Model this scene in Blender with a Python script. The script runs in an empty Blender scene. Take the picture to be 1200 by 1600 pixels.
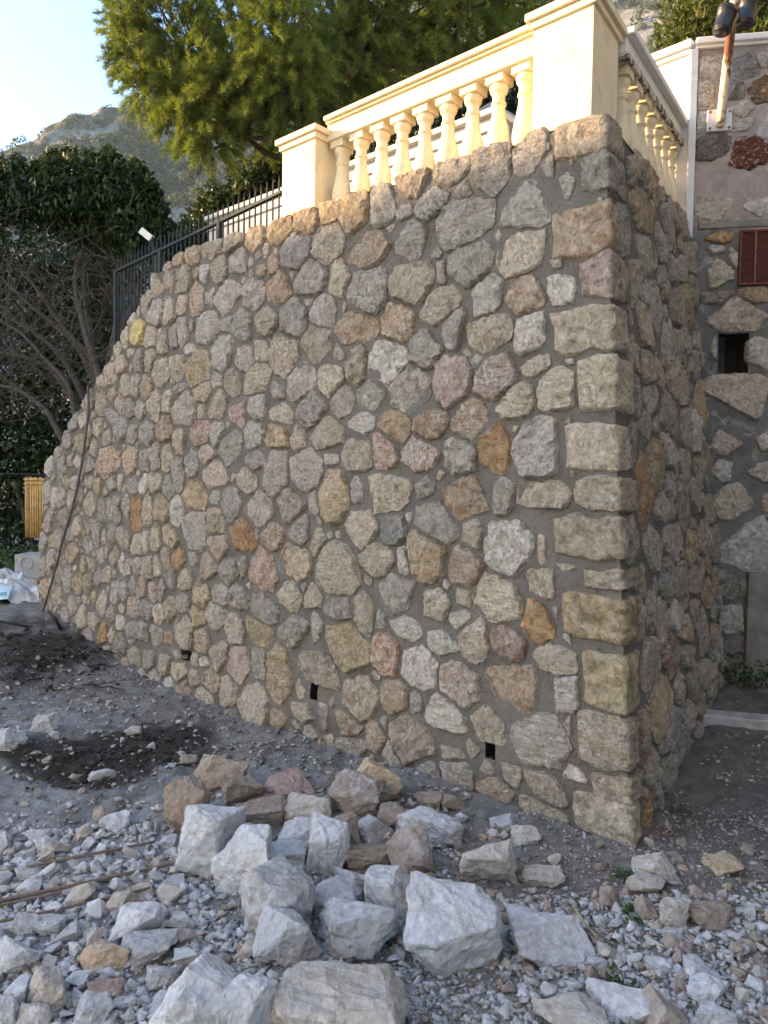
import bpy, bmesh, math, random
import numpy as np
from mathutils import Vector, Matrix

scene = bpy.context.scene
random.seed(7); rng = np.random.default_rng(7)
rad = math.radians

# ------------------------------------------------------------------ camera
F = 1155.0                                   # focal length in pixels of a 1200 px wide frame
PITCH, ROLL = rad(-2.5), rad(0.9)
CAM = np.array([0.0, 0.0, 1.6])
FW = np.array([0, math.cos(PITCH), math.sin(PITCH)])
_u0 = np.array([0, -math.sin(PITCH), math.cos(PITCH)]); _r0 = np.array([1.0, 0, 0])
RT = _r0 * math.cos(ROLL) + _u0 * math.sin(ROLL)
UP = -_r0 * math.sin(ROLL) + _u0 * math.cos(ROLL)
cam_data = bpy.data.cameras.new('camera')
cam_data.sensor_fit = 'HORIZONTAL'; cam_data.sensor_width = 36.0
cam_data.lens = 36.0 * F / 1200.0
cam_data.clip_start = 0.05; cam_data.clip_end = 3000.0
cam = bpy.data.objects.new('camera', cam_data); scene.collection.objects.link(cam)
cam.matrix_world = Matrix(((RT[0], UP[0], -FW[0], CAM[0]), (RT[1], UP[1], -FW[1], CAM[1]),
                           (RT[2], UP[2], -FW[2], CAM[2]), (0, 0, 0, 1)))
scene.camera = cam

# ------------------------------------------------------------------ sky, sun, exposure
SUN_EL = rad(15.5)
SUN_H = np.array([-0.985, 0.17, 0.0]); SUN_H /= np.linalg.norm(SUN_H)
SUN_AZ = math.atan2(SUN_H[0], SUN_H[1])
world = bpy.data.worlds.new('World'); scene.world = world; world.use_nodes = True
wn = world.node_tree; wn.nodes.clear()
sky = wn.nodes.new('ShaderNodeTexSky'); sky.sky_type = 'NISHITA'; sky.sun_disc = False
sky.sun_elevation = SUN_EL; sky.sun_rotation = SUN_AZ
sky.air_density = 1.0; sky.dust_density = 0.7; sky.ozone_density = 2.6
bg = wn.nodes.new('ShaderNodeBackground'); bg.inputs['Strength'].default_value = 0.10
wo = wn.nodes.new('ShaderNodeOutputWorld')
wn.links.new(sky.outputs[0], bg.inputs[0]); wn.links.new(bg.outputs[0], wo.inputs[0])
sun_data = bpy.data.lights.new('sun', 'SUN'); sun_data.energy = 2.8; sun_data.angle = rad(0.5)
sun_data.color = (1.0, 0.66, 0.33)
sun = bpy.data.objects.new('sun', sun_data); scene.collection.objects.link(sun)
SUN_DIR = np.array([SUN_H[0] * math.cos(SUN_EL), SUN_H[1] * math.cos(SUN_EL), math.sin(SUN_EL)])
sun.rotation_euler = Vector(SUN_DIR).to_track_quat('Z', 'Y').to_euler()
sun.location = (-8, 0, 12)
vs = scene.view_settings
vs.view_transform = 'Standard'; vs.look = 'None'; vs.exposure = 2.76; vs.gamma = 1.0; vs.use_curve_mapping = False

# ------------------------------------------------------------------ geometry of the place
def ray(x, y): return FW + RT * (x - 600) / F - UP * (y - 800) / F
def hit(x, y, p0, n):
    d = ray(x, y); return CAM + d * (((np.asarray(p0) - CAM) @ n) / (d @ n))
def on_z(x, y, z=0.0): return hit(x, y, np.array([0, 0, z]), np.array([0, 0, 1.0]))
def at(x, y, Y):
    d = ray(x, y); return CAM + d * (Y / d[1])
def proj(p):
    d = np.asarray(p) - CAM; z = d @ FW
    return 600 + F * (d @ RT) / z, 800 - F * (d @ UP) / z, z
def unit(v): v = np.asarray(v, float); return v / np.linalg.norm(v)
Z = np.array([0, 0, 1.0])
DL = unit([-1300, 1155, 0]); DR = unit([800, 1155, 0])           # along the front face and along the side face
NL = np.array([-DL[1], DL[0], 0]); NR = np.array([DR[1], -DR[0], 0])
BAT = 0.10
KXY = np.linalg.solve(np.array([NL[:2], NR[:2]]), [-BAT, -BAT])  # drift of the corner per metre of height
BASE = on_z(985, 1320)
NLb = NL + BAT * Z; NRb = NR + BAT * Z
NLu, NRu = unit(NLb), unit(NRb)
TOPZ = 3.43
KD = KXY @ DL[:2]
def corner(z): return BASE + np.array([KXY[0] * z, KXY[1] * z, z])
def fpt(s, z, w=0.0): return corner(z) + DL * s + NLu * w        # point on the front face
def rpt(s, z, w=0.0): return corner(z) + DR * s + NRu * w        # point on the side face
def f_uv(x, y):
    q = hit(x, y, BASE, NLb); return (q - corner(q[2])) @ DL, q[2]
def r_uv(x, y):
    q = hit(x, y, BASE, NRb); return (q - corner(q[2])) @ DR, q[2]
CT = corner(TOPZ)
OW0 = np.array([2.05, 5.20, 0.0]); OWD = unit([1, -0.17, 0]); OWN = np.array([OWD[1], -OWD[0], 0])  # old wall
def o_uv(x, y):
    q = hit(x, y, OW0, OWN); return (q - OW0) @ OWD, q[2]
def opt(s, z, w=0.0): return OW0 + OWD * s + Z * z + OWN * w

# ------------------------------------------------------------------ noise
def _hash(ix, iy, iz, seed):
    h = (ix * 374761393 + iy * 668265263 + iz * 2147483647 + seed * 974711) & 0xFFFFFFFF
    h = ((h ^ (h >> 13)) * 1274126177) & 0xFFFFFFFF
    h = h ^ (h >> 16)
    return (h & 0xFFFF) / 32767.5 - 1.0
def vnoise(p, seed=0):
    p = np.asarray(p, float); i = np.floor(p).astype(np.int64); f = p - i; f = f * f * (3 - 2 * f)
    x, y, z = i[..., 0], i[..., 1], i[..., 2]; fx, fy, fz = f[..., 0], f[..., 1], f[..., 2]
    r = 0
    for dx in (0, 1):
        for dy in (0, 1):
            for dz in (0, 1):
                w = (fx if dx else 1 - fx) * (fy if dy else 1 - fy) * (fz if dz else 1 - fz)
                r = r + w * _hash(x + dx, y + dy, z + dz, seed)
    return r
def fbm(p, octaves=4, seed=0, gain=0.5):
    p = np.asarray(p, float); a = 1.0; s = 0; n = 0
    for o in range(octaves):
        s = s + a * vnoise(p * (2.03 ** o) + 17.3 * o, seed + o); n += a; a *= gain
    return s / n
def sstep(a, b, x):
    t = np.clip((x - a) / (b - a), 0, 1); return t * t * (3 - 2 * t)

# ------------------------------------------------------------------ objects
COL = scene.collection
def tag(o, label=None, cat=None, group=None, kind=None):
    if label: o['label'] = label
    if cat: o['category'] = cat
    if group: o['group'] = group
    if kind: o['kind'] = kind
    return o
def empty(name, loc, label=None, cat=None, group=None):
    o = bpy.data.objects.new(name, None); COL.objects.link(o); o.location = tuple(loc)
    o.empty_display_size = 0.1
    return tag(o, label, cat, group)
def mesh_data(name, V, Fc, mat=None, smooth=False, cols=None):
    me = bpy.data.meshes.new(name)
    V = np.asarray(V, np.float32)
    if isinstance(Fc, np.ndarray):
        n, k = Fc.shape
        me.vertices.add(len(V)); me.vertices.foreach_set('co', V.ravel())
        me.loops.add(n * k); me.loops.foreach_set('vertex_index', Fc.astype(np.int32).ravel())
        me.polygons.add(n)
        me.polygons.foreach_set('loop_start', np.arange(0, n * k, k, dtype=np.int32))
        me.update(calc_edges=True)
    else:
        me.from_pydata(V.tolist(), [], Fc)
    if cols:
        for nm, c in cols.items():
            a = me.color_attributes.new(nm, 'FLOAT_COLOR', 'POINT')
            c = np.asarray(c, np.float32)
            if c.ndim == 1: c = np.tile(c, (len(V), 1))
            if c.shape[1] == 3: c = np.hstack([c, np.ones((len(c), 1), np.float32)])
            a.data.foreach_set('color', c.ravel())
    if mat: me.materials.append(mat)
    if smooth: me.shade_smooth()
    me.update()
    return me
def mk(name, V, Fc, mat, parent=None, smooth=False, cols=None, origin=None):
    """one mesh object; V in world coordinates; origin: world point for the object's origin"""
    V = np.asarray(V, float)
    po = np.array(parent.matrix_world.translation) if parent is not None else np.zeros(3)
    if parent is not None: po = WORLD_LOC.get(parent.name, po)
    o0 = np.asarray(origin, float) if origin is not None else (po if parent is not None else V.mean(0))
    o = bpy.data.objects.new(name, mesh_data(name, V - o0, Fc, mat, smooth, cols))
    COL.objects.link(o)
    if parent is not None:
        o.parent = parent; o.location = tuple(o0 - po)
    else:
        o.location = tuple(o0)
    WORLD_LOC[o.name] = o0
    return o
WORLD_LOC = {}
def root(name, loc, label, cat, group=None):
    o = empty(name, loc, label, cat, group); WORLD_LOC[o.name] = np.asarray(loc, float); return o

# mesh pieces: every function returns (V, F) with F a python list
def join(parts):
    V, Fc = [], []
    for v, f in parts:
        k = sum(len(q) for q in V); V.append(np.asarray(v, float)); Fc += [tuple(i + k for i in g) for g in f]
    return np.vstack(V), Fc
BOXF = [(0, 3, 2, 1), (4, 5, 6, 7), (0, 1, 5, 4), (1, 2, 6, 5), (2, 3, 7, 6), (3, 0, 4, 7)]
def box(o, ax, ay, az, x, y, z):
    """box spanning ranges x, y, z along axes ax, ay, az from o"""
    c = []
    for zz in z:
        for (xx, yy) in ((x[0], y[0]), (x[1], y[0]), (x[1], y[1]), (x[0], y[1])):
            c.append(np.asarray(o) + np.asarray(ax) * xx + np.asarray(ay) * yy + np.asarray(az) * zz)
    return np.array(c), list(BOXF)
def bevel_box(o, ax, ay, az, x, y, z, r=0.006):
    bm = bmesh.new(); v, f = box((0, 0, 0), (1, 0, 0), (0, 1, 0), (0, 0, 1), x, y, z)
    bv = [bm.verts.new(q) for q in v]
    for g in f: bm.faces.new([bv[i] for i in g])
    bmesh.ops.bevel(bm, geom=bm.edges[:], offset=r, segments=2, affect='EDGES', profile=0.6)
    bm.verts.ensure_lookup_table(); bm.verts.index_update()
    V = np.array([q.co[:] for q in bm.verts]); Fc = [tuple(q.index for q in g.verts) for g in bm.faces]; bm.free()
    return np.asarray(o) + V[:, :1] * np.asarray(ax) + V[:, 1:2] * np.asarray(ay) + V[:, 2:] * np.asarray(az), Fc
def tube(pts, radii, n=6, cap=True):
    pts = np.asarray(pts, float); m = len(pts)
    radii = np.broadcast_to(np.asarray(radii, float), (m,))
    tn = np.gradient(pts, axis=0); tn /= np.linalg.norm(tn, axis=1)[:, None] + 1e-9
    ref = np.array([0.3, 0.5, 0.81]); V = []
    a = np.linspace(0, 2 * math.pi, n, endpoint=False)
    for i in range(m):
        u = np.cross(tn[i], ref); u /= np.linalg.norm(u) + 1e-9; w = np.cross(tn[i], u)
        V.append(pts[i] + radii[i] * (np.cos(a)[:, None] * u + np.sin(a)[:, None] * w))
    V = np.vstack(V); Fc = []
    for i in range(m - 1):
        for j in range(n):
            k = (j + 1) % n; Fc.append((i * n + j, i * n + k, (i + 1) * n + k, (i + 1) * n + j))
    if cap: Fc += [tuple(range(n))[::-1], tuple(range((m - 1) * n, m * n))]
    return V, Fc
def lathe(prof, o, n=24):
    a = np.linspace(0, 2 * math.pi, n, endpoint=False); V = []; Fc = []
    for r, z in prof: V.append(np.asarray(o) + np.stack([r * np.cos(a), r * np.sin(a), np.full(n, z)], 1))
    V = np.vstack(V); m = len(prof)
    for i in range(m - 1):
        for j in range(n):
            k = (j + 1) % n; Fc.append((i * n + j, i * n + k, (i + 1) * n + k, (i + 1) * n + j))
    Fc += [tuple(range(n))[::-1], tuple(range((m - 1) * n, m * n))]
    return V, Fc
def grid_faces(nu, nv):
    i, j = np.meshgrid(np.arange(nu - 1), np.arange(nv - 1), indexing='ij')
    a = (i * nv + j).ravel(); return np.stack([a, a + 1, a + nv + 1, a + nv], 1)
def polyline(pts, n):
    """smooth curve through the points"""
    P = np.asarray(pts, float); m = len(P); out = []
    for t in np.linspace(0, m - 1, n):
        i = min(int(t), m - 2); f = t - i
        p0 = P[max(i - 1, 0)]; p1 = P[i]; p2 = P[i + 1]; p3 = P[min(i + 2, m - 1)]
        out.append(0.5 * (2 * p1 + (p2 - p0) * f + (2 * p0 - 5 * p1 + 4 * p2 - p3) * f * f + (3 * p1 - p0 - 3 * p2 + p3) * f ** 3))
    return np.array(out)

# ------------------------------------------------------------------ materials
def new_mat(name):
    m = bpy.data.materials.new(name); m.use_nodes = True
    nt = m.node_tree; bs = nt.nodes['Principled BSDF']; bs.inputs['Roughness'].default_value = 0.85
    bs.inputs['Specular IOR Level'].default_value = 0.3
    return m, nt, bs
class N:
    """tiny helper for node graphs"""
    def __init__(s, nt): s.nt = nt
    def n(s, t, **kw):
        q = s.nt.nodes.new('ShaderNode' + t)
        for k, v in kw.items():
            if k == 'ins':
                for a, b in v.items():
                    if hasattr(b, 'is_linked'): s.nt.links.new(b, q.inputs[a])
                    else: q.inputs[a].default_value = b
            else: setattr(q, k, v)
        return q
    def pos(s): return s.n('NewGeometry').outputs['Position']
    def obj(s): return s.n('TexCoord').outputs['Object']
    def noise(s, vec, scale, detail=4, rough=0.55, dist=0.0):
        return s.n('TexNoise', ins={'Vector': vec, 'Scale': scale, 'Detail': detail, 'Roughness': rough, 'Distortion': dist}).outputs['Fac']
    def voro(s, vec, scale, feature='F1', out='Distance', rnd=1.0):
        return s.n('TexVoronoi', feature=feature, ins={'Vector': vec, 'Scale': scale, 'Randomness': rnd}).outputs[out]
    def ramp(s, fac, a, b, ca=(0, 0, 0, 1), cb=(1, 1, 1, 1)):
        if a > b: a, b, ca, cb = b, a, cb, ca
        r = s.n('ValToRGB'); s.nt.links.new(fac, r.inputs[0])
        r.color_ramp.elements[0].position = a; r.color_ramp.elements[0].color = ca
        r.color_ramp.elements[1].position = b; r.color_ramp.elements[1].color = cb
        return r.outputs[0]
    def mix(s, fac, a, b, mode='MIX'):
        q = s.n('Mix', data_type='RGBA', blend_type=mode)
        for sock, v in ((q.inputs[0], fac), (q.inputs[6], a), (q.inputs[7], b)):
            if hasattr(v, 'is_linked'): s.nt.links.new(v, sock)
            elif isinstance(v, (int, float)): sock.default_value = v
            else: sock.default_value = tuple(v) + ((1,) if len(v) == 3 else ())
        return q.outputs[2]
    def math(s, op, a, b=0.0):
        q = s.n('Math', operation=op)
        for sock, v in ((q.inputs[0], a), (q.inputs[1], b)):
            if hasattr(v, 'is_linked'): s.nt.links.new(v, sock)
            else: sock.default_value = v
        return q.outputs[0]
    def bump(s, h, strength=0.5, dist=0.01, normal=None):
        q = s.n('Bump', ins={'Height': h, 'Strength': strength, 'Distance': dist})
        if normal: s.nt.links.new(normal, q.inputs['Normal'])
        return q.outputs[0]
    def link(s, a, b): s.nt.links.new(a, b)

def stone_material(name, bump_scale=1.0):
    m, nt, bs = new_mat(name); g = N(nt); p = g.pos()
    col = g.n('Attribute', attribute_name='Col').outputs['Color']
    a2 = g.n('Attribute', attribute_name='Col2')
    rnd = g.n('Attribute', attribute_name='Col').outputs['Alpha']
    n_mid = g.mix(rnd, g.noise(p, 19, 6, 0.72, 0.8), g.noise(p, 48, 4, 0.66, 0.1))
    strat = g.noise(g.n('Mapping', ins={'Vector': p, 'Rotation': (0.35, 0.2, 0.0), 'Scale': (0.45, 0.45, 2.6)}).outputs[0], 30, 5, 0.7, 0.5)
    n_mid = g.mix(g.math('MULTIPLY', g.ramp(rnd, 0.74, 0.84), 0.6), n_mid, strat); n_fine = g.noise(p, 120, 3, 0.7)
    f = g.math('MULTIPLY', g.ramp(g.noise(p, 12, 5, 0.7, 1.4), 0.46, 0.60), a2.outputs['Alpha'])
    c = g.mix(f, col, a2.outputs['Color'])
    c = g.mix(g.ramp(n_mid, 0.36, 0.62), g.mix(1.0, c, (0.50, 0.47, 0.43), 'MULTIPLY'), g.mix(1.0, c, (1.28, 1.28, 1.28), 'MULTIPLY'))  # bump hollows darkened, rises lightened: relief shading put into the colour
    c = g.mix(g.math('MULTIPLY', g.ramp(g.noise(p, 17, 4, 0.6, 2.2), 0.57, 0.66), g.math('MULTIPLY', rnd, 0.75)), c, (0.80, 0.79, 0.77))
    c = g.mix(g.math('MULTIPLY', g.ramp(n_fine, 0.36, 0.26), 0.75), c, (0.15, 0.13, 0.105))
    g.link(c, bs.inputs['Base Color'])
    bs.inputs['Roughness'].default_value = 0.9
    wob = g.n('VectorMath', operation='ADD', ins={0: p, 1: g.n('VectorMath', operation='SCALE', ins={0: g.n('TexNoise', ins={'Vector': p, 'Scale': 15.0, 'Detail': 2.0}).outputs['Color'], 'Scale': 0.07}).outputs[0]}).outputs[0]
    cell = g.n('SeparateColor', ins={0: g.voro(wob, 42, out='Color')}).outputs[0]
    rid = g.math('ABSOLUTE', g.math('SUBTRACT', g.noise(p, 24, 5, 0.66, 0.2), 0.5))
    b1 = g.bump(g.math('ADD', g.math('ADD', g.n('SeparateColor', ins={0: n_mid}).outputs[0], g.math('MULTIPLY', rid, -1.6)), g.math('MULTIPLY', cell, 0.40)), 1.0 * bump_scale, 0.055)
    g.link(g.bump(n_fine, 0.8 * bump_scale, 0.008, b1), bs.inputs['Normal'])
    return m
M = {}
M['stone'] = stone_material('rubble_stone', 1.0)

def simple(name, col, rough=0.7, var=0.15, scale=20, bump=0.2, bdist=0.004, metal=0.0, dark=None, dscale=6, dlo=0.55, dhi=0.75, spec=0.3):
    m, nt, bs = new_mat(name); g = N(nt); p = g.pos()
    n = g.noise(p, scale, 5, 0.6)
    c = g.mix(g.ramp(n, 0.3, 0.7), tuple(v * (1 - var) for v in col), tuple(min(v * (1 + var), 1) for v in col))
    if dark is not None: c = g.mix(g.ramp(g.noise(p, dscale, 6, 0.65, 0.5), dlo, dhi), c, dark)
    g.link(c, bs.inputs['Base Color'])
    g.link(g.bump(g.noise(p, scale * 3, 5, 0.65), bump, bdist), bs.inputs['Normal'])
    bs.inputs['Roughness'].default_value = rough; bs.inputs['Metallic'].default_value = metal
    bs.inputs['Specular IOR Level'].default_value = spec
    return m
def mortar_material():
    m, nt, bs = new_mat('mortar'); g = N(nt); p = g.pos()
    c = g.mix(g.ramp(g.noise(p, 3.5, 5, 0.65), 0.3, 0.7), (0.142, 0.127, 0.104), (0.24, 0.217, 0.184))
    c = g.mix(g.math('MULTIPLY', g.ramp(g.noise(p, 110, 2, 0.7), 0.40, 0.70), 0.4), c, (0.31, 0.295, 0.265))
    c = g.mix(g.math('MULTIPLY', g.ramp(g.noise(p, 45, 4, 0.7), 0.45, 0.30), 0.7), c, (0.085, 0.08, 0.07))
    g.link(c, bs.inputs['Base Color']); bs.inputs['Roughness'].default_value = 0.95
    b1 = g.bump(g.noise(p, 38, 5, 0.75), 1.0, 0.03); g.link(g.bump(g.noise(p, 170, 2, 0.7), 0.7, 0.006, b1), bs.inputs['Normal'])
    return m
M['mortar'] = mortar_material()
M['hole'] = simple('dark_cement', (0.05, 0.047, 0.043), 0.95)  # near-black cement lining the openings and the grille backing
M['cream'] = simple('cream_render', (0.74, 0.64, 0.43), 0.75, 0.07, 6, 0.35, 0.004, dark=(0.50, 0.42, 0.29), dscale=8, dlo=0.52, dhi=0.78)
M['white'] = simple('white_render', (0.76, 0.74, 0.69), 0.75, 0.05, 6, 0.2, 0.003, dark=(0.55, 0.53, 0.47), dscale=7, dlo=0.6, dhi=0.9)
M['shaded_render'] = simple('shade_greyed_render', (0.52, 0.51, 0.49), 0.8, 0.08, 6, 0.2, 0.003, dark=(0.36, 0.35, 0.32), dscale=5, dlo=0.5, dhi=0.8)  # white render greyed to put the parapet's shade into its colour
M['blocker_dark'] = simple('blocker_cladding', (0.115, 0.108, 0.10), 0.9, 0.2, 2, 0.2, 0.01)  # dark walls of the added house that blocks sky light
M['lichen'] = simple('weathered_rail', (0.62, 0.57, 0.46), 0.85, 0.15, 12, 0.5, 0.006, dark=(0.09, 0.085, 0.075), dscale=22, dlo=0.46, dhi=0.58)
M['iron'] = simple('painted_iron', (0.030, 0.038, 0.043), 0.75, 0.2, 30, 0.1, 0.001, spec=0.2)
M['rust'] = simple('rusted_steel', (0.20, 0.10, 0.055), 0.85, 0.4, 40, 0.4, 0.003, dark=(0.07, 0.045, 0.035), dscale=25)
M['rebar'] = simple('rusty_rebar', (0.17, 0.13, 0.10), 0.85, 0.35, 60, 0.4, 0.002, dark=(0.08, 0.06, 0.05), dscale=40)
M['grille'] = simple('rusted_red_grille', (0.14, 0.05, 0.04), 0.8, 0.5, 60, 0.4, 0.002, dark=(0.04, 0.015, 0.014), dscale=50)
M['pole'] = simple('peeling_painted_pole', (0.60, 0.50, 0.36), 0.7, 0.1, 25, 0.4, 0.003, dark=(0.16, 0.06, 0.03), dscale=9, dlo=0.50, dhi=0.56)
M['plate'] = simple('galvanised_plate', (0.62, 0.64, 0.66), 0.5, 0.12, 14, 0.2, 0.002, dark=(0.35, 0.27, 0.2), dscale=14, dlo=0.66, dhi=0.8)
M['black'] = simple('black_plastic', (0.018, 0.018, 0.02), 0.35, 0.2, 30, 0.05, 0.001, spec=0.5)
M['cable'] = simple('grey_brown_cable', (0.085, 0.065, 0.06), 0.55, 0.2, 20, 0.1, 0.001)
M['concrete'] = simple('old_concrete', (0.36, 0.37, 0.37), 0.9, 0.2, 14, 0.5, 0.006, dark=(0.20, 0.20, 0.19), dscale=6)
M['dark_concrete'] = simple('stained_concrete', (0.20, 0.195, 0.18), 0.9, 0.25, 10, 0.5, 0.006, dark=(0.10, 0.10, 0.09), dscale=5)
M['bamboo'] = simple('bamboo_cane', (0.62, 0.42, 0.16), 0.55, 0.25, 12, 0.2, 0.003, dark=(0.40, 0.22, 0.08), dscale=9)
M['bark'] = simple('grey_bark', (0.085, 0.074, 0.064), 0.9, 0.35, 25, 0.8, 0.012)
M['pine_bark'] = simple('pine_bark', (0.12, 0.075, 0.05), 0.9, 0.4, 18, 0.9, 0.02)
M['twig'] = simple('dark_twig', (0.035, 0.028, 0.022), 0.9, 0.3, 40, 0.3, 0.004)
M['house'] = simple('house_render', (0.62, 0.55, 0.45), 0.85, 0.08, 2, 0.2, 0.01)
M['roof'] = simple('roof_tiles', (0.36, 0.17, 0.10), 0.85, 0.3, 6, 0.5, 0.03)
M['tarp_print'] = simple('teal_print', (0.02, 0.30, 0.30), 0.6)
M['tarp_label'] = simple('pale_blue_print', (0.45, 0.62, 0.72), 0.55)
M['red_print'] = simple('dark_red_print', (0.20, 0.04, 0.03), 0.7)
M['timber'] = simple('sawn_timber', (0.38, 0.30, 0.17), 0.8, 0.2, 20, 0.3, 0.003)
def glass_mat():
    m, nt, bs = new_mat('window_glass'); bs.inputs['Base Color'].default_value = (0.03, 0.035, 0.04, 1); bs.inputs['Roughness'].default_value = 0.08
    return m
M['glass'] = glass_mat()
def leaf_material(name, c1, c2, rough=0.5, trans=0.35, spec=0.4):
    m, nt, bs = new_mat(name); g = N(nt)
    a = g.n('Attribute', attribute_name='Col').outputs['Color']
    sep = g.n('SeparateColor', ins={0: a}).outputs[0]
    c = g.mix(sep, c1, c2)
    g.link(c, bs.inputs['Base Color']); bs.inputs['Roughness'].default_value = rough
    bs.inputs['Specular IOR Level'].default_value = spec
    tr = g.n('BsdfTranslucent', ins={'Color': g.mix(1.0, c, (1.0, 1.05, 0.6), 'MULTIPLY')})
    mx = g.n('MixShader', ins={0: trans}); g.link(bs.outputs[0], mx.inputs[1]); g.link(tr.outputs[0], mx.inputs[2])
    g.link(mx.outputs[0], nt.nodes['Material Output'].inputs[0])
    return m
M['pine'] = leaf_material('pine_needles', (0.05, 0.085, 0.016), (0.25, 0.29, 0.052), 0.55, 0.42)
M['laurel'] = leaf_material('laurel_leaves', (0.018, 0.034, 0.012), (0.055, 0.085, 0.024), 0.5, 0.2, 0.3)
M['hedge'] = leaf_material('hedge_leaves', (0.03, 0.05, 0.018), (0.085, 0.11, 0.035), 0.5, 0.3)
M['ivy'] = leaf_material('ivy_leaves', (0.025, 0.055, 0.02), (0.10, 0.17, 0.04), 0.4, 0.3, 0.5)
M['garden'] = leaf_material('garden_leaves', (0.05, 0.075, 0.02), (0.20, 0.21, 0.06), 0.45, 0.35)
M['far_tree'] = leaf_material('hill_trees', (0.045, 0.060, 0.028), (0.10, 0.11, 0.05), 0.8, 0.3)

# ================================================================== GROUND
def seg_s(P): return (P[..., 0] - BASE[0]) * DL[0] + (P[..., 1] - BASE[1]) * DL[1]
def ground_z(x, y, fine=True):
    x = np.asarray(x, float); y = np.asarray(y, float)
    P = np.stack([x, y], -1)
    tl = seg_s(P); tr = (x - BASE[0]) * DR[0] + (y - BASE[1]) * DR[1]
    side = (x - BASE[0]) * NL[0] + (y - BASE[1]) * NL[1]            # in front of the front face when positive
    z = 0.24 * sstep(3.6, 6.2, tl) - 0.06 * np.exp(-((tl - 2.6) / 1.3) ** 2) * sstep(1.6, 0.2, np.abs(side))
    z = z + 0.095 * np.clip(tr - 0.1, 0, 2.4) * sstep(0.5, 1.4, x)
    for (mx, my, r, h) in MOUNDS: z = z + h * np.exp(-((x - mx) ** 2 + (y - my) ** 2) / (r * r))
    far = sstep(14, 30, np.hypot(x, y)); z = z * (1 - far) + 0.2 * far
    if fine:
        q = np.stack([x, y, 0 * x], -1); k = 1 - far
        cl = sstep(2.6, 3.6, y) * k
        z = z + k * (0.030 * fbm(q * 1.7, 3, 5) + 0.014 * fbm(q * 8, 3, 9) + 0.006 * fbm(q * 30, 2, 12)) + cl * (0.045 * np.maximum(fbm(q * 5.5, 3, 15), 0) + 0.03 * np.maximum(vnoise(q * 13, 19) - 0.15, 0) + 0.012 * vnoise(q * 22, 23))
    return z
MOUNDS = []
def mound(px, py, r, h):
    q = on_z(px, py); MOUNDS.append((q[0], q[1], r, h))
mound(480, 1520, 0.22, 0.05); mound(90, 1000, 0.5, 0.06); mound(560, 1290, 0.35, 0.06)
mound(420, 1230, 0.4, 0.05); mound(40, 1480, 0.4, 0.04)

def axis_pts(lo, hi, step, far, n):
    core = np.arange(lo, hi + 1e-6, step); g = np.geomspace(step * 2, far, n)
    return np.concatenate([(lo - g)[::-1], core, hi + g])
gx = axis_pts(-6.5, 4.5, 0.03, 240, 26); gy = axis_pts(1.4, 11.0, 0.03, 270, 26)
GX, GY = np.meshgrid(gx, gy, indexing='ij'); GZ = ground_z(GX, GY)
def blob(x, y, px, py, r, zz=0.0):
    q = on_z(px, py, zz); return np.exp(-((x - q[0]) ** 2 + (y - q[1]) ** 2) / (r * r))
gq = np.stack([GX, GY, 0 * GX], -1)
nse = fbm(gq * 2.2, 4, 31)
soil = blob(GX, GY, 60, 1020, 0.75, .1) * 1.3 + blob(GX, GY, 150, 1190, 0.42) * 1.5 + blob(GX, GY, 270, 1150, 0.40) * 1.0 + blob(GX, GY, 60, 1165, .3)*.8
soil = np.clip(sstep(0.25, 1.0, soil + 0.7 * nse + 0.35 * fbm(gq * 9, 3, 33)), 0, 1)
sidef = (GX - BASE[0]) * NL[0] + (GY - BASE[1]) * NL[1]
brown = np.clip(sstep(1.25, 0.25, sidef + 0.5 * nse) + sstep(4.6, 6.0, GY), 0, 1) * 0.9
brown = np.maximum(brown, np.clip(blob(GX, GY, 930, 1390, 0.55) * 1.1 + blob(GX, GY, 620, 1250, .5), 0, 1))
trr = (GX - BASE[0]) * DR[0] + (GY - BASE[1]) * DR[1]
sand = sstep(0.02, 0.35, trr + 0.12 * nse) * sstep(0.9, 1.3, GX + .2 * nse)
gc = np.empty(GX.shape + (3,))
gc[:] = (0.36, 0.365, 0.37)
for m_, c_ in ((brown, (0.265, 0.245, 0.22)), (sand, (0.19, 0.185, 0.175)), (soil, (0.062, 0.052, 0.043))):
    gc = gc * (1 - m_[..., None]) + np.array(c_) * m_[..., None]
def ground_material():
    m, nt, bs = new_mat('rubble_ground'); g = N(nt); p = g.pos()
    col = g.n('Attribute', attribute_name='Col').outputs['Color']
    c = g.mix(g.ramp(g.noise(p, 14, 6, 0.7), 0.3, 0.7), g.mix(1.0, col, (0.62, 0.60, 0.58), 'MULTIPLY'), g.mix(1.0, col, (1.25, 1.25, 1.25), 'MULTIPLY'))
    c = g.mix(g.math('MULTIPLY', g.ramp(g.noise(p, 95, 3, 0.7), 0.58, 0.72), 0.35), c, g.mix(1.0, c, (1.9, 1.9, 1.9), 'MULTIPLY'))
    g.link(c, bs.inputs['Base Color']); bs.inputs['Roughness'].default_value = 0.97
    b1 = g.bump(g.noise(p, 55, 6, 0.75), 0.9, 0.03)
    g.link(g.bump(g.voro(p, 120), 0.5, 0.01, b1), bs.inputs['Normal'])
    return m
M['ground'] = ground_material()
o = mk('ground', np.stack([GX, GY, GZ], -1).reshape(-1, 3), grid_faces(len(gx), len(gy)), M['ground'], smooth=True,
       cols={'Col': gc.reshape(-1, 3)}, origin=(0, 0, 0))
tag(o, kind='structure')

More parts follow.
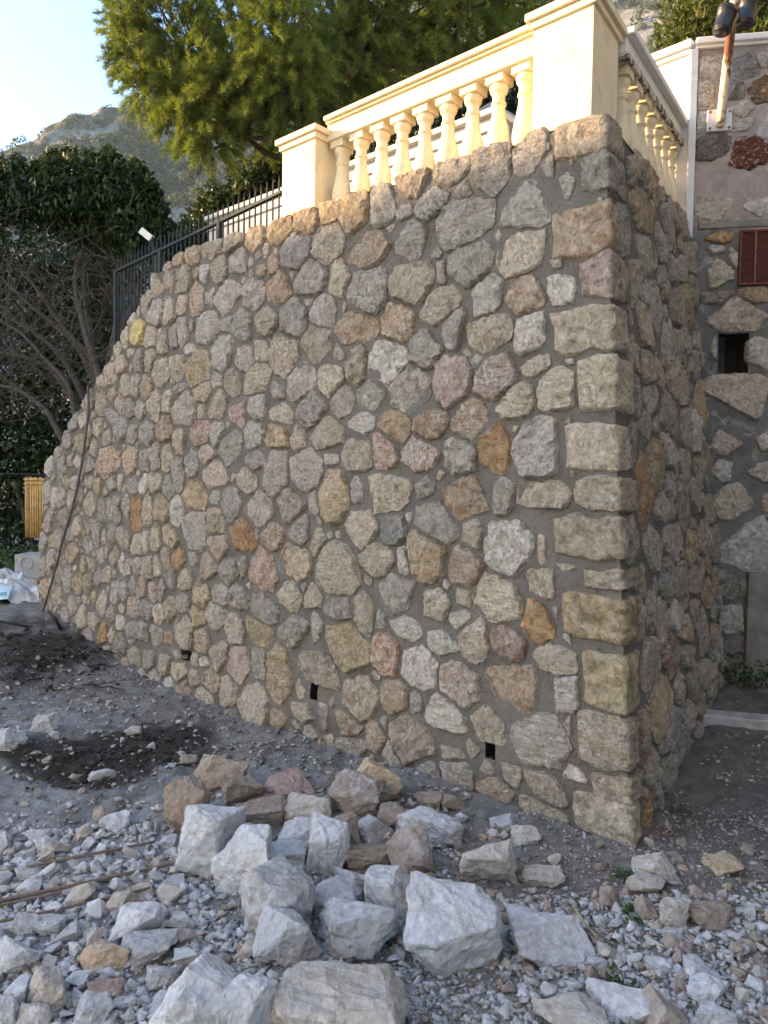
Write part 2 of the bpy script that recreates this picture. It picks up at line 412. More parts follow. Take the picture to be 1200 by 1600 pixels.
# ================================================================== MOUNTAIN
SKYL = np.array([(-1500, 420), (-600, 330), (-200, 280), (0, 255), (60, 236), (105, 204), (135, 194), (200, 190), (245, 196), (300, 172), (380, 140),
                 (520, 60), (700, -40), (1000, -170), (1400, -260), (2600, -300)], float)
MR = 260.0
def ridge_z(az):
    px = 600 + F * np.tan(np.clip(az, -1.2, 1.2)); y = np.interp(px, SKYL[:, 0], SKYL[:, 1])
    el = (750 - y) / F * np.cos(az); return 1.6 + MR * el
def hill_z(az, r):
    x, y = r * np.sin(az), r * np.cos(az); q = np.stack([x, y, 0 * x], -1)
    t = np.clip((r - 60) / (MR - 60), 0, 1.6)
    prof = np.where(t < 1, 0.10 * t + 0.90 * t ** 1.9, 1 - 0.25 * (t - 1))
    z = 0.5 + (ridge_z(az) - 0.5) * prof
    amp = np.clip((r - 70) / 120, 0, 1)
    rid = 1 - np.abs(fbm(q / 42.0, 4, 51)) * 2.2
    z = z + amp * (9.0 * (rid - 0.5) * np.clip(1.15 - t, 0.12, 1) + 4.0 * fbm(q / 8.0, 4, 57) + 8 * (0.4 - np.abs(fbm(q / 17.0, 3, 53))) * np.clip(1.2 - t, .25, 1))
    return np.maximum(z, -0.5)
az = np.linspace(rad(-62), rad(62), 380); rr = np.concatenate([np.linspace(26, 120, 60), np.linspace(122, 275, 150), np.linspace(277, 290, 5)])
AZ, RR = np.meshgrid(az, rr, indexing='ij')
HZ = hill_z(AZ, RR); HX, HY = RR * np.sin(AZ), RR * np.cos(AZ)
jq = np.stack([HX, HY, HZ], -1) / 7.0
HXj = HX + 2.2 * fbm(jq, 3, 61) * (RR > 60); HYj = HY + 3.0 * fbm(jq, 3, 67) * (RR > 60)
def hill_material():
    m, nt, bs = new_mat('limestone_hillside'); g = N(nt); p = g.pos()
    n1 = g.noise(p, 0.06, 8, 0.65, 0.4); n2 = g.noise(p, 0.35, 8, 0.7, 0.6)
    rock = g.mix(g.ramp(n2, 0.3, 0.7), (0.22, 0.215, 0.205), (0.66, 0.64, 0.60))
    rock = g.mix(g.ramp(g.noise(p, 0.16, 5, 0.6), 0.55, 0.75), rock, (0.46, 0.36, 0.24))
    scrub = g.mix(n2, (0.06, 0.075, 0.035), (0.13, 0.125, 0.06))
    c = g.mix(g.ramp(g.math('ADD', n1, g.math('MULTIPLY', n2, 0.4)), 0.66, 0.76), rock, scrub)
    g.link(c, bs.inputs['Base Color']); bs.inputs['Roughness'].default_value = 0.95
    g.link(g.bump(g.noise(p, 0.5, 9, 0.75, 0.5), 1.0, 5.0), bs.inputs['Normal'])
    return m
M['hill'] = hill_material()
o = mk('mountain', np.stack([HXj, HYj, HZ], -1).reshape(-1, 3), grid_faces(len(az), len(rr))[:, ::-1], M['hill'], smooth=True, origin=(0, 200, 0))
tag(o, kind='structure')

def leaf_quads(P, D, Nn, L, W, shade, curl=0.0):
    """P centres, D leaf direction, Nn rough normal, L length, W width -> diamond leaves"""
    n = len(P); D = D / (np.linalg.norm(D, axis=1)[:, None] + 1e-9)
    S = np.cross(D, Nn); S /= np.linalg.norm(S, axis=1)[:, None] + 1e-9
    L = np.broadcast_to(L, (n,))[:, None]; W = np.broadcast_to(W, (n,))[:, None]
    up = np.cross(S, D)
    V = np.stack([P - D * L * .5, P + S * W * .5 - D * L * .05 + up * curl * W, P + D * L * .5 - up * curl * L * .6, P - S * W * .5 - D * L * .05 + up * curl * W], 1).reshape(-1, 3)
    Fq = np.arange(4 * n).reshape(n, 4)
    c = np.repeat(np.stack([shade, shade, shade, np.ones(n)], 1), 4, axis=0)
    return V, Fq, c
def rdir(n, rg=rng):
    v = rg.normal(size=(n, 3)); return v / np.linalg.norm(v, axis=1)[:, None]

# trees on the mountain: far wood
nt_ = 6500
ta = rng.uniform(rad(-34), rad(34), nt_ * 4); tr_ = np.sqrt(rng.uniform(120 ** 2, 268 ** 2, nt_ * 4))
tx, ty = tr_ * np.sin(ta), tr_ * np.cos(ta)
dens = fbm(np.stack([tx, ty, 0 * tx], -1) / 30.0, 3, 71) + 0.25 * np.clip((tr_ - 200) / 60, 0, 1)
kp = np.where((dens > 0.06) | (rng.random(len(tx)) < 0.10))[0][:nt_]
tx, ty, tr_, ta = tx[kp], ty[kp], tr_[kp], ta[kp]; tz = hill_z(ta, tr_)
n = len(tx); nl = 48
rad_t = rng.uniform(0.6, 2.0, n)
d = rdir(n * nl).reshape(n, nl, 3); d[..., 2] = d[..., 2] * 0.9
P = np.stack([tx, ty, tz + rad_t * 0.8], 1)[:, None, :] + d * (rad_t[:, None, None] * rng.uniform(0.6, 1.05, (n, nl, 1)))
sh = np.clip(rng.random((n, 1)) * 0.7 + 0.3 * rng.random((n, nl)), 0, 1)
V, Fq, c = leaf_quads(P.reshape(-1, 3), rdir(n * nl), (d + 0.5 * rdir(n * nl).reshape(n, nl, 3)).reshape(-1, 3), np.repeat(rad_t * 0.50, nl), np.repeat(rad_t * 0.42, nl), sh.ravel())
o = mk('hillside_wood', V, Fq, M['far_tree'], cols={'Col': c}, origin=(0, 200, 0)); tag(o, 'scattered pines and scrub covering the far mountain slope', 'woodland', kind='stuff')

# ================================================================== TERRACE behind the wall
tp = [fpt(0, TOPZ, -0.3) - DR * 0 + DR * 0.3, fpt(3.6, TOPZ, -0.35), np.array([-2.0, 8.6, 0]), np.array([-2.6, 15, 0]), np.array([6, 15, 0]), np.array([3.6, 5.6, 0]), np.array([2.2, 5.45, 0]), rpt(1.6, TOPZ, -0.3)]
V = np.array([(p[0], p[1], -0.3) for p in tp] + [(p[0], p[1], TOPZ - 0.04) for p in tp]); k = len(tp)
Fc = [tuple(range(k))[::-1], tuple(range(k, 2 * k))] + [(i, (i + 1) % k, (i + 1) % k + k, i + k) for i in range(k)]
o = mk('terrace', V, Fc, M['dark_concrete'], origin=(0, 8, 0)); tag(o, kind='structure')

# ================================================================== RUBBLE RETAINING WALL
PAL = {  # base colour, patch colour, patch amount
 'g': ((0.46, 0.445, 0.42), (0.36, 0.335, 0.30), 0.5), 'b': ((0.52, 0.48, 0.415), (0.46, 0.37, 0.27), 0.45),
 'o': ((0.51, 0.455, 0.385), (0.52, 0.31, 0.16), 0.75), 'r': ((0.50, 0.43, 0.38), (0.45, 0.20, 0.12), 0.75),
 'w': ((0.62, 0.61, 0.585), (0.50, 0.47, 0.42), 0.5), 'y': ((0.51, 0.45, 0.35), (0.52, 0.36, 0.17), 0.7),
 'p': ((0.52, 0.465, 0.43), (0.50, 0.33, 0.27), 0.6), 'd': ((0.26, 0.258, 0.255), (0.34, 0.34, 0.34), 0.5),
 'O': ((0.49, 0.36, 0.22), (0.50, 0.23, 0.09), 0.75), 'Y': ((0.66, 0.57, 0.27), (0.70, 0.62, 0.36), 0.5),
 'c': ((0.57, 0.53, 0.455), (0.48, 0.40, 0.29), 0.5), 'm': ((0.15, 0.05, 0.042), (0.20, 0.08, 0.06), 0.6),
 'B': ((0.32, 0.33, 0.34), (0.42, 0.41, 0.39), 0.6), 'n': ((0.24, 0.165, 0.115), (0.15, 0.09, 0.06), 0.6),
 'W': ((0.69, 0.685, 0.66), (0.52, 0.49, 0.44), 0.35)}
def pal(code, rg=rng):
    a, b, f = PAL[code]; k = rg.uniform(0.84, 1.16); t = rg.normal(0, 0.006, 3) + rg.normal(0, 0.01)*np.array([1, .8, .5])
    return np.append(np.clip(np.array(a) * k * (1.20, 1.11, 0.98) + t, 0.01, 0.9), rg.random()), np.append(np.clip(np.array(b) * k, 0.01, 0.9), f * rg.uniform(0.6, 1.15))

# stones as seen in the photograph: (x0, y0, x1, y1, colour[, tilt]) in enlarged views (origin x, origin y, scale)
FRONT = {
(420, 150, 3.158): "0,590,115,715,y 120,545,245,675,y 250,505,345,620,y 355,465,495,660,y 500,420,615,645,g 615,360,800,495,b 810,300,985,430,g 1015,230,1190,465,g "
 "60,690,205,860,g 215,655,375,815,b 380,670,600,850,o 640,540,710,610,g 725,455,895,630,g,30 920,425,995,520,g 620,620,795,815,g 805,510,1110,735,g,12 565,640,615,668,b "
 "0,765,50,885,o 1135,460,1200,650,g 130,825,290,985,g 295,815,400,990,b 395,860,580,1060,g 600,820,815,1025,b 820,825,880,945,g 800,745,870,800,g,30 880,750,1100,930,g "
 "1115,710,1200,870,g 0,875,100,1020,o 105,850,128,930,g 170,990,230,1030,g 355,1020,385,1070,r 750,935,970,1135,b,42 1000,895,1145,1085,w,50 70,1010,185,1195,g "
 "205,990,350,1135,g 320,1080,540,1225,o 560,1030,725,1215,o",
(700, 150, 4.0): "405,210,630,490,g 560,360,745,500,g,15 690,480,780,630,g 315,535,680,830,g 745,350,800,430,b 615,290,645,350,g 305,840,610,1110,c,30 610,1020,795,1090,g "
 "370,1130,595,1360,o 610,1105,810,1320,w 400,1370,635,1590,w,40",
(300, 500, 3.4286): "325,100,425,225,b 430,85,560,305,b 590,45,755,225,b 755,115,830,220,b 835,135,935,345,b 950,110,1165,335,w 275,240,430,410,b,35 415,325,505,445,g "
 "510,245,665,440,g,30 685,220,800,415,b 310,385,405,535,g 420,445,540,570,b 560,380,720,565,g,40 745,360,870,525,g,45 890,335,1035,470,g 280,540,390,680,g 398,550,525,700,y "
 "535,580,610,695,b 630,545,815,680,b 835,500,980,620,W,25 1000,500,1175,650,y 290,700,415,805,g 380,690,525,935,g,58 515,715,705,900,g 705,705,785,785,w 805,640,965,810,b "
 "960,600,1105,805,r 245,810,365,925,b 935,815,1170,1020,c 850,840,925,1000,g 685,800,840,1095,y 620,920,685,1030,g 455,890,610,1095,b,40 285,935,440,1095,g 510,1050,665,1200,g,35 "
 "370,1095,500,1240,o 205,1080,355,1245,O 335,1115,358,1180,g 815,1025,990,1220,b 1020,1040,1140,1195,d 615,1115,725,1285,b 720,1130,765,1190,g 765,1130,800,1180,w 1145,1030,1190,1080,w "
 "145,595,275,780,g,60 155,910,260,1075,g 85,1005,185,1145,b 95,920,150,985,g 95,1150,190,1285,o 340,-60,455,95,b",
(600, 500, 3.158): "300,-75,400,155,g 395,-20,640,155,b,15 130,45,285,240,g,25 435,165,495,230,w 390,130,440,175,g 670,185,835,270,b,22 900,185,945,215,w 25,235,220,440,g,25 "
 "245,180,425,415,p 445,190,660,385,p,30 565,320,745,490,c,20 755,245,950,465,c 145,450,325,585,o,20 335,400,515,590,o 480,495,615,755,O 620,520,685,550,b 650,485,885,780,g,75 "
 "880,485,950,510,b 85,600,275,745,p 300,580,435,755,g 155,770,240,880,g 265,780,520,970,o 545,780,635,970,g 675,795,915,1025,b 900,750,965,775,b 155,890,365,1120,g,-38 "
 "385,980,490,1130,b 500,990,735,1245,w 750,1060,805,1205,b 125,1025,295,1295,y 820,1185,940,1240,b,-10",
(300, 850, 3.4286): "315,25,450,250,r 465,15,655,185,o 655,-5,900,260,c 890,20,1085,160,b 1095,15,1165,155,w 255,50,300,205,g 150,80,245,205,g 470,195,585,360,b 585,205,610,260,g "
 "605,225,685,350,b 715,280,855,410,g 870,255,965,485,b 920,155,965,235,b 980,180,1220,360,g 310,265,455,445,g,-25 200,225,305,350,g 470,385,630,545,g 640,365,700,555,g "
 "705,430,945,680,y,-20 990,365,1050,455,g 195,370,280,525,b 295,380,435,545,y,-28 195,555,315,745,p 330,555,400,715,g 415,550,540,845,y 565,570,805,780,b,-32 965,485,1115,700,r "
 "900,510,945,560,w 555,735,615,835,b 540,848,650,945,b 155,720,250,865,b 245,760,410,980,b 415,895,510,990,o 680,840,735,1000,g 800,710,1005,930,b 1010,730,1150,910,o 955,685,1015,720,g "
 "5,780,145,930,b 180,880,270,985,g 530,950,600,985,g 590,975,670,1060,g 745,910,920,1045,o 770,1010,920,1150,g 940,935,1015,1115,o 1010,920,1050,1000,g 1015,1065,1110,1190,g "
 "710,1015,770,1085,b 0,900,75,990,o 60,675,145,780,y 40,610,90,650,w 0,590,35,660,b 110,220,200,330,g 85,310,180,460,g 105,485,185,675,b",
(600, 850, 3.0): "290,15,455,185,o 630,125,900,260,c 190,210,305,360,b 320,210,415,290,b 420,170,640,360,c 655,265,790,460,O 780,290,830,340,g 25,340,195,450,w,-15 195,395,340,520,w,-22 "
 "305,300,415,400,w 360,345,490,570,b,60 505,385,660,560,r 690,480,925,605,b,-8 95,480,250,680,w 265,555,450,765,p 470,570,770,785,o 795,625,905,785,w 120,690,180,805,g 205,720,380,910,w "
 "400,780,580,955,b,-35 590,800,860,1035,g 840,805,890,900,g 25,815,215,1015,p 265,935,385,1040,b 275,1000,410,1165,g 385,925,462,1000,b 535,960,640,1120,b 415,1020,550,1080,b,-20 "
 "660,1065,865,1220,b,-25 835,1050,955,1145,w,-28 120,1020,255,1155,g 440,1095,600,1215,o 640,1195,860,1330,b,-22 0,930,80,1050,g",
(80, 350, 3.75): "1140,25,1250,150,y 1015,40,1130,175,b 890,75,1005,205,b 785,125,880,230,y 705,170,785,240,y 655,215,700,285,b 1040,140,1145,320,g 1155,195,1185,250,g 950,190,1035,355,b "
 "880,235,940,355,w 830,265,870,320,b 735,250,825,415,b 670,285,725,395,b 595,270,665,435,c 1125,330,1240,500,g 965,335,1110,520,g 905,350,955,495,g 815,345,895,530,o 735,405,805,550,b "
 "655,425,730,590,b 570,435,655,600,g 530,395,590,545,c 500,480,530,550,b 480,560,545,715,Y 545,595,625,725,c 630,610,680,770,b 690,590,750,720,g 750,535,805,720,g 805,555,840,650,g "
 "845,520,990,700,g 995,545,1060,640,g 1075,500,1170,700,g 455,520,500,600,b 415,605,460,720,b 450,720,490,800,b 370,695,410,780,b 790,680,845,790,w 945,650,1080,860,w 1090,700,1195,875,g "
 "800,745,935,965,y 695,750,785,930,b 600,790,690,950,b 550,730,615,890,b 485,730,545,875,g 390,755,445,875,b 320,820,385,950,b 940,870,1005,960,g 1015,840,1110,1010,b 840,910,935,1045,o,35 "
 "720,920,795,1005,g 655,955,715,1110,b 565,980,650,1150,b 530,870,590,1050,o 470,880,525,1020,g 405,870,465,1020,b 345,950,385,1040,o 270,895,320,960,b 920,980,1045,1145,b 860,1055,905,1140,b "
 "1060,1040,1150,1195,p 710,990,850,1180,g 505,1020,560,1155,g 425,1010,490,1150,g 385,985,425,1120,b 335,1065,390,1200,g 265,985,325,1120,b",
(50, 650, 3.556): "885,30,990,165,r 995,25,1067,170,g 700,0,785,150,o 790,70,870,225,b 595,20,690,155,g 540,10,585,150,g 475,0,535,140,g 350,10,395,110,b 400,75,440,170,b 250,105,310,200,y "
 "925,170,1035,255,p 855,180,925,350,g 940,265,1090,390,p 790,225,850,415,g 720,150,780,310,b 665,150,720,310,b 590,190,660,300,g 510,170,590,310,o 370,170,490,330,o 235,210,275,290,W "
 "200,190,230,310,b 150,215,190,350,g 845,360,975,520,y 990,415,1050,490,g 730,330,785,465,g 655,310,720,420,b 600,330,650,430,w 540,340,590,440,g 480,290,505,415,b 425,330,470,415,g "
 "355,345,385,440,y 300,330,345,400,b 220,330,260,410,g 180,320,210,400,o 110,370,145,520,w 770,450,840,600,w 680,430,755,590,y 615,450,670,620,b 545,455,620,635,O 500,435,550,605,b "
 "455,440,500,600,g 415,440,450,585,b 360,470,415,600,g 290,430,355,560,b 200,420,250,515,b 840,530,970,740,g 725,615,820,725,y,-30 665,610,720,760,b 615,630,655,770,w 565,660,620,770,b "
 "510,630,555,755,b 470,610,510,700,g 425,595,465,710,b 345,570,380,730,g 285,670,340,760,g 235,560,280,665,c 130,630,175,740,b 780,740,855,840,O 875,745,930,835,g 725,720,770,860,b "
 "680,770,720,900,b 615,775,680,905,b 565,785,610,880,b 520,770,555,890,g 490,750,515,895,w 440,730,485,840,b 410,700,435,800,o 190,710,260,810,o,40 270,780,300,890,o 100,740,135,850,b "
 "930,775,1040,910,b 805,850,915,970,b,25 745,850,805,965,g 700,900,750,1040,g 645,925,695,1035,p 590,895,640,1010,b 535,885,590,990,g 490,920,535,1025,g 440,920,490,1040,g 395,820,435,930,o "
 "355,850,390,940,g 890,920,990,1060,y 810,990,875,1085,g 740,990,795,1160,b 680,1035,740,1165,b 605,1010,670,1130,g 530,1005,605,1110,p 365,950,410,1120,b 330,960,355,1080,y 410,1050,470,1140,g "
 "885,1060,965,1165,y 795,1125,910,1290,b,-28 590,1135,650,1270,g 520,1140,590,1260,g 370,1150,420,1260,O 320,1085,375,1180,b 660,1160,730,1280,g 915,1185,985,1320,o 730,1200,785,1290,o "
 "785,1295,828,1360,b 882,1320,925,1395,g 935,1340,985,1390,w 770,1370,855,1480,b 710,1320,770,1440,b 540,1290,605,1390,b 615,1300,680,1410,g 430,1170,470,1270,b 465,1210,520,1330,g "
 "860,1400,935,1500,b 945,1415,1035,1530,y 495,1340,535,1450,b 640,1410,715,1500,g 550,1410,585,1480,b 590,1420,640,1540,w 800,1470,885,1600,o 750,1450,790,1580,w"}
SIDE = {
(800, 300, 2.667): "430,60,490,270,g 490,10,580,170,y 500,180,605,345,g 470,290,525,490,b 525,365,620,545,g 610,80,680,240,g 600,160,635,290,g 635,260,685,380,g 690,270,720,370,g 720,230,775,345,g "
 "600,320,650,440,g 650,410,705,555,g 700,400,755,570,y 725,360,775,460,g 450,480,520,540,g 500,510,610,660,b,-50 455,560,490,680,g 480,610,535,755,b 540,655,580,790,b 580,690,635,820,o "
 "620,560,660,750,g 665,580,710,700,g 700,550,745,660,g 750,600,785,720,g 640,690,690,850,b 690,740,730,900,b 735,680,780,770,g 785,700,815,800,w 490,760,540,940,g 540,810,605,910,g "
 "610,850,700,1030,g 525,910,580,1050,g 700,890,745,1090,g 745,930,780,1090,w 760,810,830,980,y 590,920,615,1010,o 460,960,525,1130,g 610,1020,695,1140,g 540,1060,640,1240,y 700,1050,750,1180,b "
 "755,1090,790,1250,b 795,1080,840,1240,g 490,1150,585,1370,O,-70 590,1250,630,1370,g 630,1180,685,1360,g 690,1200,730,1400,g 735,1200,775,1340,g 770,1250,805,1340,o 810,1260,845,1370,b "
 "450,1370,530,1540,g 540,1395,625,1580,g 630,1390,700,1520,g 720,1420,770,1540,y 775,1380,810,1500,b 820,1400,860,1540,g",
(800, 850, 3.0): "500,0,600,90,y 610,0,705,120,b 690,70,760,265,g 765,90,825,240,b 825,110,880,230,g 890,160,935,300,o 560,110,640,230,y 545,240,620,475,o 625,240,665,420,g 670,270,735,470,b "
 "735,280,780,420,w 830,250,890,380,b 785,330,850,500,o 860,320,925,525,g 600,450,690,700,c 705,430,780,610,r 785,430,850,560,b 760,590,815,750,b 815,580,865,710,g 870,530,925,660,g "
 "910,570,970,720,b 650,650,750,880,y 860,690,910,820,o 570,730,640,1010,r 790,750,850,880,g 680,790,785,970,g 850,840,885,950,g 760,870,845,1050,g 620,930,670,1140,b 650,1010,700,1220,g "
 "705,980,765,1140,g 590,1150,650,1330,O"}
# corner stones: front-face box in pixels, width on the side face in pixels, colours
QUOIN = [(868, 176, 938, 236, 25, 'b'), (908, 236, 944, 297, 29, 'g'), (865, 312, 945, 397, 12, 'o'), (907, 394, 945, 468, 28, 'p'), (862, 473, 947, 547, 22, 'c'),
         (905, 553, 949, 648, 30, 'c'), (881, 659, 950, 736, 22, 'c'), (899, 744, 950, 797, 28, 'c'), (863, 806, 953, 879, 11, 'c'), (913, 893, 957, 925, 27, 'c'),
         (877, 932, 962, 1007, 20, 'y'), (912, 1023, 970, 1117, 23, 'Y' if False else 'y'), (902, 1119, 973, 1208, 16, 'c'), (925, 1215, 973, 1253, 20, 'b'), (897, 1249, 978, 1324, 12, 'c')]
HOLES_PX = [(483, 1067, 495, 1095), (757, 1160, 773, 1187), (284, 1013, 297, 1033)]

NSEG = 34
PHI = np.linspace(0, 2 * math.pi, NSEG, endpoint=False)
def parse(tab, uvf):
    out = []
    for (ox, oy, sc), txt in tab.items():
        for it in txt.split():
            q = it.split(','); x0, y0, x1, y1 = [float(v) for v in q[:4]]; tilt = float(q[5]) if len(q) > 5 else 0.0
            x0, x1 = ox + x0 / sc, ox + x1 / sc; y0, y1 = oy + y0 / sc, oy + y1 / sc
            cx, cy = (x0 + x1) / 2, (y0 + y1) / 2
            c = np.array(uvf(cx, cy)); a = abs(uvf(x0, cy)[0] - uvf(x1, cy)[0]) / 2; b = abs(uvf(cx, y0)[1] - uvf(cx, y1)[1]) / 2
            out.append([c[0], c[1], a, b, tilt, q[4]])
    return out
def dedupe(st):
    keep = []
    for s in sorted(st, key=lambda s: -s[2] * s[3]):
        if all(((s[0] - k[0]) / (k[2] * .75)) ** 2 + ((s[1] - k[1]) / (k[3] * .75)) ** 2 > 1 for k in keep): keep.append(s)
    return keep
def outline(a, b, tilt, rg, flip):
    """irregular polygon of half sizes a, b as radii over PHI"""
    m = rg.integers(4, 8); th = np.sort((np.arange(m) + rg.uniform(-0.32, 0.32, m)) * 2 * math.pi / m + rg.uniform(0, 6.28))
    ex = rg.uniform(2.8, 6.0)
    if abs(tilt) > 5:
        L, S = max(a, b), min(a, b); t = rad(tilt)
        # long thin stone lying at an angle inside its bounding box
        L2 = math.hypot(a, b) * 0.93; S2 = S * 0.80 + 0.15 * L * abs(math.sin(2 * t)) * 0; ang = math.pi - t if flip else t
        aa, bb = L2, max(S2, 0.5 * S)
    else: aa, bb, ang = a, b, rg.uniform(-0.12, 0.12)
    def sup(q): return (np.abs(np.cos(q - ang) / aa) ** ex + np.abs(np.sin(q - ang) / bb) ** ex) ** (-1 / ex)
    rc = sup(th) * rg.uniform(1.02, 1.28, m)
    px, py = rc * np.cos(th), rc * np.sin(th)
    r = np.full(NSEG, 1e9)
    for i in range(m):                                    # straight edges between the corners
        j = (i + 1) % m; nx, ny = py[j] - py[i], px[i] - px[j]; l = math.hypot(nx, ny)
        if l < 1e-6: continue
        nx, ny = nx / l, ny / l; dd = nx * px[i] + ny * py[i]
        cs = nx * np.cos(PHI) + ny * np.sin(PHI)
        if dd <= 0: continue
        r = np.where(cs > 1e-3, np.minimum(r, dd / np.maximum(cs, 1e-3)), r)
    r = np.minimum(r, sup(PHI) * 1.22)
    return r
def support(s, n):
    t = rad(s[4]); return math.hypot(s[2] * n[0], s[3] * n[1])
def layout(st, gap, walls, flip, rg):
    """outlines clipped against their neighbours and the limits of the face"""
    C = np.array([(s[0], s[1]) for s in st]); R = [outline(s[2], s[3], s[4], rg, flip) for s in st]
    rmax = np.array([max(s[2], s[3]) for s in st])
    for i, s in enumerate(st):
        d = C - C[i]; D = np.hypot(d[:, 0], d[:, 1])
        for j in np.where((D < rmax + rmax[i] + 0.12) & (D > 1e-6))[0]:
            n = d[j] / D[j]; si, sj = support(s, n), support(st[j], n)
            di = max(si + (D[j] - gap * rg.uniform(0.5, 1.9) - si - sj) / 2, 0.3 * si)
            cs = n[0] * np.cos(PHI) + n[1] * np.sin(PHI)
            R[i] = np.where(cs > 0.02, np.minimum(R[i], di / np.maximum(cs, 0.02)), R[i])
        for (nx, ny, dd) in walls(s):                                          # half planes nx*u + ny*v <= dd
            di = max(dd - nx * s[0] - ny * s[1], 0.01); cs = nx * np.cos(PHI) + ny * np.sin(PHI)
            R[i] = np.where(cs > 0.02, np.minimum(R[i], di / np.maximum(cs, 0.02)), R[i])
    return R
def fill(st, inside, bbox, gap, rg, rmax_f, tries=14000, rmin=0.03, target=400):
    """small stones in what is left between the listed ones"""
    C = np.array([(s[0], s[1], s[2], s[3]) for s in st]); add = []
    cand = np.stack([rg.uniform(bbox[0], bbox[1], tries), rg.uniform(bbox[2], bbox[3], tries)], 1)
    cand = cand[[inside(u, v) for u, v in cand]]
    cl = np.full(len(cand), 9.0)
    def upd(c):
        du, dv = cand[:, 0] - c[0], cand[:, 1] - c[1]; D = np.hypot(du, dv) + 1e-6
        ext = 1 / np.sqrt((du / D / c[2]) ** 2 + (dv / D / c[3]) ** 2)
        np.minimum(cl, D - ext, out=cl)
    for c in C: upd(c)
    for level in (1.0, 0.75, 0.55, 0.4, 0.0):
        for i in range(len(cand)):
            want = max(rmax_f(*cand[i]) * level * rg.uniform(0.85, 1.1), rmin)
            if cl[i] > want + gap * 0.6 and len(add) < target:
                r = min(want * 1.15, cl[i]); q = rg.uniform(0.8, 1.1)
                s = [cand[i, 0], cand[i, 1], r * q * 1.05, r / q * 1.15, 0.0, rg.choice(list('ggggbbbbcoywp'))]
                add.append(s); upd(s)
    return add
from mathutils.geometry import delaunay_2d_cdt
def stone_piece(R, s, pt, hgt, seed, flip, rough=1.0, back=0.06):
    """rough split block: buried skirt, bevelled edge, broken face of uneven facets.  pt(u, v, w) -> world"""
    rg = np.random.default_rng(seed); cu, cv = s[0], s[1]; size = float(np.mean(R)); off = rg.uniform(0, 50, 3)
    q = np.stack([np.cos(PHI) * 3 + off[0], np.sin(PHI) * 3 + off[1], np.full(NSEG, off[2])], 1)
    Rj = R * (1 + 0.07 * vnoise(q * 1.9, 3) + 0.065 * vnoise(q * 4.7, 5) + 0.035 * rg.uniform(-1, 1, NSEG))
    ring = lambda sc: np.stack([Rj * sc * np.cos(PHI), Rj * sc * np.sin(PHI)], 1)
    inset = np.clip(1 - 0.006 / size, 0.8, 0.95) - rg.uniform(0, 0.06, NSEG)
    inner = np.stack([Rj * inset * np.cos(PHI), Rj * inset * np.sin(PHI)], 1)
    sp = max(size * 0.34, 0.017); L = R.max()
    g = np.arange(-L, L + sp, sp); gx_, gy_ = np.meshgrid(g, g); P = np.stack([gx_.ravel(), gy_.ravel()], 1) + rg.uniform(-.42, .42, (gx_.size, 2)) * sp
    rp = np.hypot(P[:, 0], P[:, 1]); lim = np.interp(np.mod(np.arctan2(P[:, 1], P[:, 0]), 2 * math.pi), np.append(PHI, 2 * math.pi), np.append(Rj * inset, Rj[0] * inset[0]))
    P = P[rp < lim - sp * 0.35]
    pts = np.vstack([inner, P]) if len(P) else inner
    vo, _, fo, _, _, _ = delaunay_2d_cdt([Vector(p) for p in pts], [(i, (i + 1) % NSEG) for i in range(NSEG)], [], 1, 1e-6)
    vo = np.array([v[:] for v in vo]); n0 = len(vo)
    # broken face: lowest of a few tilted planes, plus roughness
    H = np.full(n0, hgt * 1.05)
    for k in range(rg.integers(4, 8)):
        a = rg.uniform(0, 6.28); sl = rg.uniform(0.05, 0.40); dd = rg.uniform(0.25, 0.9) * size
        H = np.minimum(H, hgt * 1.1 - sl * np.maximum((vo[:, 0] * math.cos(a) + vo[:, 1] * math.sin(a)) - dd, -0.3 * size))
    qq = np.stack([vo[:, 0] + cu, vo[:, 1] + cv, np.full(n0, seed * 0.37)], 1)
    H = H + rough * min(size, 0.13) * (0.15 * fbm(qq * 24, 2, seed % 97) + 0.10 * vnoise(qq * 70, 4))
    rv = np.hypot(vo[:, 0], vo[:, 1]); lv = np.interp(np.mod(np.arctan2(vo[:, 1], vo[:, 0]), 2 * math.pi), np.append(PHI, 2 * math.pi), np.append(Rj * inset, Rj[0] * inset[0]))
    H = np.maximum(H, 0.25 * hgt) * np.where(rv > lv * 0.985, rg.uniform(0.72, 0.96, n0), 1.0)
    sk = np.vstack([ring(1.0), ring(1.03)]); skh = np.concatenate([rg.uniform(0.0, 0.30, NSEG) * hgt, np.full(NSEG, -back)])
    V2 = np.vstack([vo, sk]); W = np.concatenate([H, skh])
    slope = rg.normal(0, 0.05, 2); W[:n0] += rough * (vo @ slope)
    V = np.array([pt(cu + u, cv + v, w) for (u, v), w in zip(V2, W)])
    Fc = [tuple(f) for f in fo]
    ex = []
    for j in range(NSEG):
        k = (j + 1) % NSEG; ex += [(j, n0 + j, n0 + k, k), (n0 + j, n0 + NSEG + j, n0 + NSEG + k, n0 + k)]
    # cdt faces run counter-clockwise in (u, v); the skirt must match
    Fc += [f[::-1] if False else f for f in ex]
    return V, ([f[::-1] for f in Fc] if flip else Fc)

def top_z(s):                                             # top line of the front face
    return float(np.interp(s, [0, 3.72, 4.02, 4.6, 5.95, 6.15], [3.43, 3.43, 3.34, 2.86, 1.72, 1.42]))
S_END = 6.04
wall = root('retaining_wall', fpt(2.5, 0, -0.2), 'tall battered retaining wall of rubble stones set in grey mortar', 'wall')

